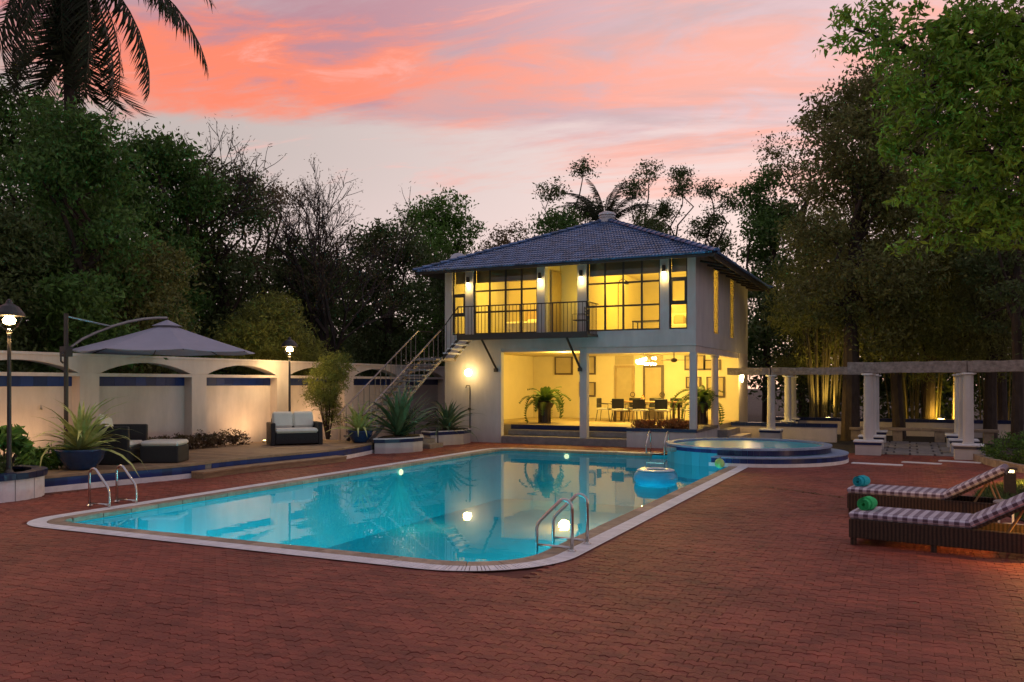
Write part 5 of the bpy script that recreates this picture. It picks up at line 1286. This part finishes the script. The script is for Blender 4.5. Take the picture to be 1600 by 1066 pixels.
tree('broadleaf_tree', 'dark low tree between bare tree and house', 'tree', (-21.4, 32.2, 0), 9.3, 2.8, 1.8, 'leaf_dark', 108, 520, 34, .30, .19, group=G)
tree('broadleaf_tree', 'dark green tree filling the gap behind the tall shrub', 'tree', (-22.0, 27.2, 0), 7.8, 2.6, 1.6, 'leaf_dark', 109, 500, 34, .30, .18, group=G)
tree('broadleaf_tree', 'round mid green tree left of the house roof', 'tree', (-23.0, 40.0, 0), 12.3, 3.2, 3.0, 'leaf_mid', 110, 560, 34, .32, .22, group=G)
tree('broadleaf_tree', 'brownish tree touching the left eave of the house', 'tree', (-21.0, 44.0, 0), 11.0, 3.0, 2.4, 'leaf_brown', 111, 460, 30, .34, .19, group=G)
tree('broadleaf_tree', 'dark tree beside the staircase behind the house corner', 'tree', (-18.6, 34.6, 0), 8.0, 2.4, 1.6, 'leaf_dark', 112, 460, 34, .3, .18, group=G)
G2 = 'trees behind the house'
def sparse(name, label, loc, h, rx, seed, m_='leaf_dark', nlob=8, z0=6.5):
    r_ = random.Random(seed); lb = []
    for i in range(nlob):
        f = i / (nlob - 1); a = i * 2.4 + seed; q = rx * r_.uniform(.3, 1.0) * (1 - .4 * f); s = r_.uniform(.6, 1.0)
        lb.append((q * math.cos(a), q * math.sin(a), z0 + (h - z0 - .4) * f, s, s, s * .75))
    return tree(name, label, 'tree', loc, h, rx, z0, m_, seed, 210, 30, .24, .17, lobes=lb, trunk=.16, shell=.3, group=G2)
sparse('slender_tree', 'open-crowned dark tree left of the roof vent', (-17.0, 43.9, 0), 14.2, 1.9, 121); sparse('slender_tree', 'open-crowned dark tree just right of the roof vent', (-14.0, 47.4, 0), 14.6, 1.5, 122)
sparse('slender_tree', 'tall open tree above the right slope of the roof', (-11.6, 46.4, 0), 14.1, 1.9, 123); sparse('slender_tree', 'thin see-through tree above the right end of the roof', (-9.6, 46.2, 0), 13.0, 1.8, 124)
tree('broadleaf_tree', 'dense dark tree peeping over the roof left of the vent', 'tree', (-16.6, 41.0, 0), 11.0, 2.6, 3.0, 'leaf_deep', 125, 420, 32, .3, .19, group=G2)
tree('broadleaf_tree', 'low dark tree peeping over the right slope of the roof', 'tree', (-12.3, 42.5, 0), 10.3, 2.4, 3.0, 'leaf_dark', 126, 360, 32, .3, .19, group=G2)
G3 = 'trees on the right side'
tree('broadleaf_tree', 'dark tree just right of the house roof', 'tree', (-6.7, 45.4, 0), 13.3, 2.5, 2.6, 'leaf_deep', 131, 460, 34, .32, .22, group=G3)
sparse('slender_tree', 'ragged tree top standing over the right trees', (-4.9, 45.2, 0), 15.4, 2.6, 132, 'leaf_olive', 11, 7.5)
tree('broadleaf_tree', 'tall leaning tree with thick trunk beside the pergola', 'tree', (-1.9, 32.4, 0), 13.2, 3.4, 3.6, 'leaf_olive', 133, 820, 36, .32, .18, trunk=.27, group=G3, lean=(.5, .5))
tree('broadleaf_tree', 'tall dark tree behind the pergola', 'tree', (.7, 37.9, 0), 15.6, 3.6, 4.0, 'leaf_dark', 134, 700, 36, .36, .20, group=G3)
tree('broadleaf_tree', 'tall brown-green tree at the right behind the pergola columns', 'tree', (3.2, 37.2, 0), 15.8, 3.4, 4.5, 'leaf_brown', 135, 620, 36, .36, .20, group=G3)
tree('broadleaf_tree', 'yellowish olive tree next to the right wall of the house', 'tree', (-3.7, 39.1, 0), 9.8, 2.6, 1.4, 'leaf_bamboo', 136, 620, 36, .28, .17, .24, group=G3, droop=.4)
tree('broadleaf_tree', 'drooping olive tree above the pergola beam', 'tree', (-.3, 34.4, 0), 10.0, 2.8, 2.7, 'leaf_bamboo', 137, 640, 36, .28, .16, .24, group=G3, droop=.4)
sparse('slender_tree', 'dark forked tree with bare limbs at the lower right edge', (3.1, 31.0, 0), 9.0, 2.0, 138, 'leaf_dark', 10, 3.6)
tree('broadleaf_tree', 'drooping yellow-green tree above the right pergola columns', 'tree', (2.6, 34.2, 0), 8.6, 2.7, 2.7, 'leaf_olive', 140, 560, 36, .28, .16, .28, group=G3, droop=.4)
nl_ = [(-3.98, -2.90, 7.97, 0.75, 0.75, 0.46), (-3.34, -2.82, 7.70, 0.90, 0.90, 0.56), (-2.82, -3.02, 6.79, 1.00, 1.00, 0.62), (-2.41, -2.93, 7.52, 1.10, 1.10, 0.68), (-1.86, -3.22, 6.72, 1.20, 1.20, 0.74), (-2.55, -3.00, 5.73, 0.95, 0.95, 0.59), (-1.90, -3.25, 5.44, 1.10, 1.10, 0.68), (-3.05, -2.68, 6.50, 0.80, 0.80, 0.50), (-2.22, -2.73, 4.62, 0.80, 0.80, 0.50), (-1.59, -3.10, 4.60, 1.00, 1.00, 0.62), (-2.81, -2.35, 5.22, 0.60, 0.60, 0.37), (-1.59, -3.10, 7.61, 1.20, 1.20, 0.74), (-2.90, -2.17, 4.45, 0.45, 0.45, 0.28), (-1.10, -2.87, 5.94, 1.30, 1.30, 0.81), (-1.02, -2.28, 7.52, 1.40, 1.40, 0.87), (-3.35, -2.49, 6.00, 0.50, 0.50, 0.31)]
tree('overhanging_tree', 'near tree with bright green leaves overhanging the upper right corner', 'tree', (3.15, 18.2, 0), 8.8, 2.4, 3.0, 'leaf_near', 139, 600, 26, .11, .15, .36, lobes=nl_, trunk=.22, shell=.35, group=G3)

# bare tree with fine twigs
def bare_tree(loc, h, label, seed, spread=1.9):
    t = thing('bare_tree', label, 'tree', loc, 0); r_ = random.Random(seed); mb = MB(); tips = []
    def grow(p, d_, L_, rad, dep):
        n = 4; pts = [tuple(p)]; q = Vector(p); dd = Vector(d_)
        for i in range(n): dd = (dd + Vector((r_.gauss(0, .14), r_.gauss(0, .14), .05))).normalized(); q = q + dd * (L_ / n); pts.append(tuple(q))
        mb.tube(pts, [rad * (1 - .45 * i / n) for i in range(n + 1)], 5 if dep < 3 else 3, caps=False)
        if dep >= 5: tips.append(q); return
        for k in range(3 if dep < 4 else 4):
            a = r_.random() * 2 * PI; tilt = r_.uniform(.3, .75); s = dd.orthogonal().normalized(); s.rotate(__import__('mathutils').Quaternion(dd, a)); b = Vector(pts[r_.choice((2, 3, 4, 4))])
            grow(b, (dd * math.cos(tilt) + s * math.sin(tilt) + Vector((0, 0, .12))).normalized(), L_ * r_.uniform(.58, .8), max(rad * .55, .014), dep + 1)
    for k in range(3): grow((0, 0, .5), (r_.gauss(0, .2), r_.gauss(0, .2), 1), h * .34, .17, 0)
    zmax = max(v[2] for v in mb.v); sc_ = h / zmax; mb.v = [(x * sc_, y * sc_, z * sc_) for x, y, z in mb.v]; mb.build('branches', 'twig', t, local=True)
    rg = np.random.default_rng(seed); P = np.array([tuple(q * sc_) for q in tips]); P = np.repeat(P, 4, 0) + rg.normal(size=(len(P) * 4, 3)) * .10
    o = np_quads('crown', leaf_quads(P, np.full(len(P), .13), rg, .2), 'leaf_brown', t); o.matrix_parent_inverse = Matrix(); return t
bare_tree((-20.7, 26.6, 0), 10.6, 'nearly bare twiggy tree standing against the sky left of the house', 151)
bare_tree((-27.5, 20.8, 0), 12.4, 'bare twigs showing beside the palm at the left', 152)

# palms
def frond_mesh(L_, droop, seed, lf=.75, lw=.034):
    r_ = random.Random(seed); V = []; F = []; n = 48; prev = None; pts = []
    for i in range(n + 1):
        t = i / n; ang = droop * t ** 1.3;
        if i == 0: p = Vector((0, 0, 0))
        else: p = p + Vector((0, math.cos(ang), -math.sin(ang))) * (L_ / n)
        pts.append(p.copy())
    mb = MB(); mb.tube([tuple(q) for q in pts[::6]], [.035 * (1 - .1 * i) for i in range(9)], 4)
    for i in range(6, n + 1):
        t = i / n; ln = lf * r_.uniform(.8, 1.1) * (math.sin(PI * min(1, .12 + t * .80)) ** .6); d_ = (pts[i] - pts[i - 1]).normalized()
        for s in (-1, 1):
            out = (Vector((s, 0, 0)) * .8 + d_ * .55 + Vector((r_.gauss(0, .12), r_.gauss(0, .12), -.55 - .5 * r_.random()))).normalized(); w = d_ * lw; e = pts[i] + out * ln * .55 + Vector((0, 0, -.02)); tip = pts[i] + out * ln * .9 + Vector((0, 0, -ln * .28 - .05 * r_.random()))
            mb.add([tuple(pts[i] - w), tuple(pts[i] + w), tuple(e + w), tuple(e - w), tuple(tip)], [(0, 1, 2, 3), (3, 2, 4)])
    me = bpy.data.meshes.new('frond'); me.from_pydata(mb.v, [], mb.f); me.update(); me.materials.append(M['leaf_palm']); return me
def palm(loc, h, label, L_, nf, seed, el=(-62, 70), lf=.75, lw=.034):
    t = thing('palm_tree', label, 'palm', loc, 0); r_ = random.Random(seed); ms = [frond_mesh(L_ * (.9 + .06 * k), .75 + .22 * k, seed + k, lf, lw) for k in range(4)]
    MB().tube([(0, 0, -.2), (.1, .05, h * .4), (.05, 0, h * .75), (0, 0, h)], [.26, .19, .17, .20], 10).build('trunk', 'palm_bark', t, local=True)
    for i in range(nf):
        e = R(el[0] + (el[1] - el[0]) * ((i + .5) / nf) ** 1.5); a = i * 2.39996 + r_.gauss(0, .15); o = bpy.data.objects.new('frond', ms[r_.randrange(4)]); C.objects.link(o); o.parent = t
        o.matrix_basis = Matrix.Translation((0, 0, h - .1)) @ Matrix.Rotation(a, 4, 'Z') @ Matrix.Rotation(e, 4, 'X') @ Matrix.Rotation(r_.gauss(0, .3), 4, 'Y')
    return t
palm((-21.7, 16.4, 0), 14.7, 'tall coconut palm with drooping dark fronds in the upper left corner', 5.0, 36, 161, (-86, 45), .85)
palm((-14.5, 42.4, 0), 10.3, 'palm crown rising right behind the roof vent', 2.9, 18, 165, (48, 89), .45, .02)

# woodland that closes the view behind the single trees
rgw = np.random.default_rng(77); lob = []
for i in range(60):
    u = rgw.random()
    if u < .42: y = rgw.uniform(6, 52); lob.append((rgw.uniform(-34, -27), y, rgw.uniform(.6, 6.0), 2.6, 2.6, 2.0))
    elif u < .72: lob.append((rgw.uniform(-30, 14), rgw.uniform(52, 60), rgw.uniform(.6, 6.5), 2.8, 2.4, 2.2))
    else: lob.append((rgw.uniform(-4, 17), rgw.uniform(44, 52), rgw.uniform(.6, 8.5), 2.8, 2.6, 2.2))
for y in np.arange(4, 34, 1.3): lob.append((-19.3 + rgw.normal() * .3, y, .9, .9, .9, 1.1))
for x in np.arange(-5, 9, 1.2): lob.append((x, 40.5 + rgw.normal() * .3, 1.2, 1.0, .9, 1.3))
for x in np.arange(-6.5, 9, .9):
    for zc in (2.6, 4.2, 5.8): lob.append((x + rgw.normal() * .3, 42.3 + rgw.normal() * .6, zc, 1.3, 1.0, 1.1))
for x in np.arange(-5.2, 0, .9): lob.append((x, 40 + rgw.normal() * .4, 7.0 + rgw.normal() * .8, 1.2, 1.0, 1.0))
for y in np.arange(12, 46, 1.6):
    for zc in (2.5, 5.0, 7.2): lob.append((-28.5 + rgw.normal() * .8, y + rgw.normal() * .4, zc, 1.5, 1.5, 1.4))
for x in np.arange(-27, -15, 1.5):
    for zc in (2.5, 5.0, 7.0): lob.append((x, 48 + rgw.normal(), zc, 1.5, 1.4, 1.4))
V, _ = foliage(lob, 4300, 34, .45, .30, rgw, .45)
o = np_quads('woodland', V, 'leaf_dark', kind='stuff'); tag(o, 'dark mass of undergrowth and woodland behind the trees', 'woodland')
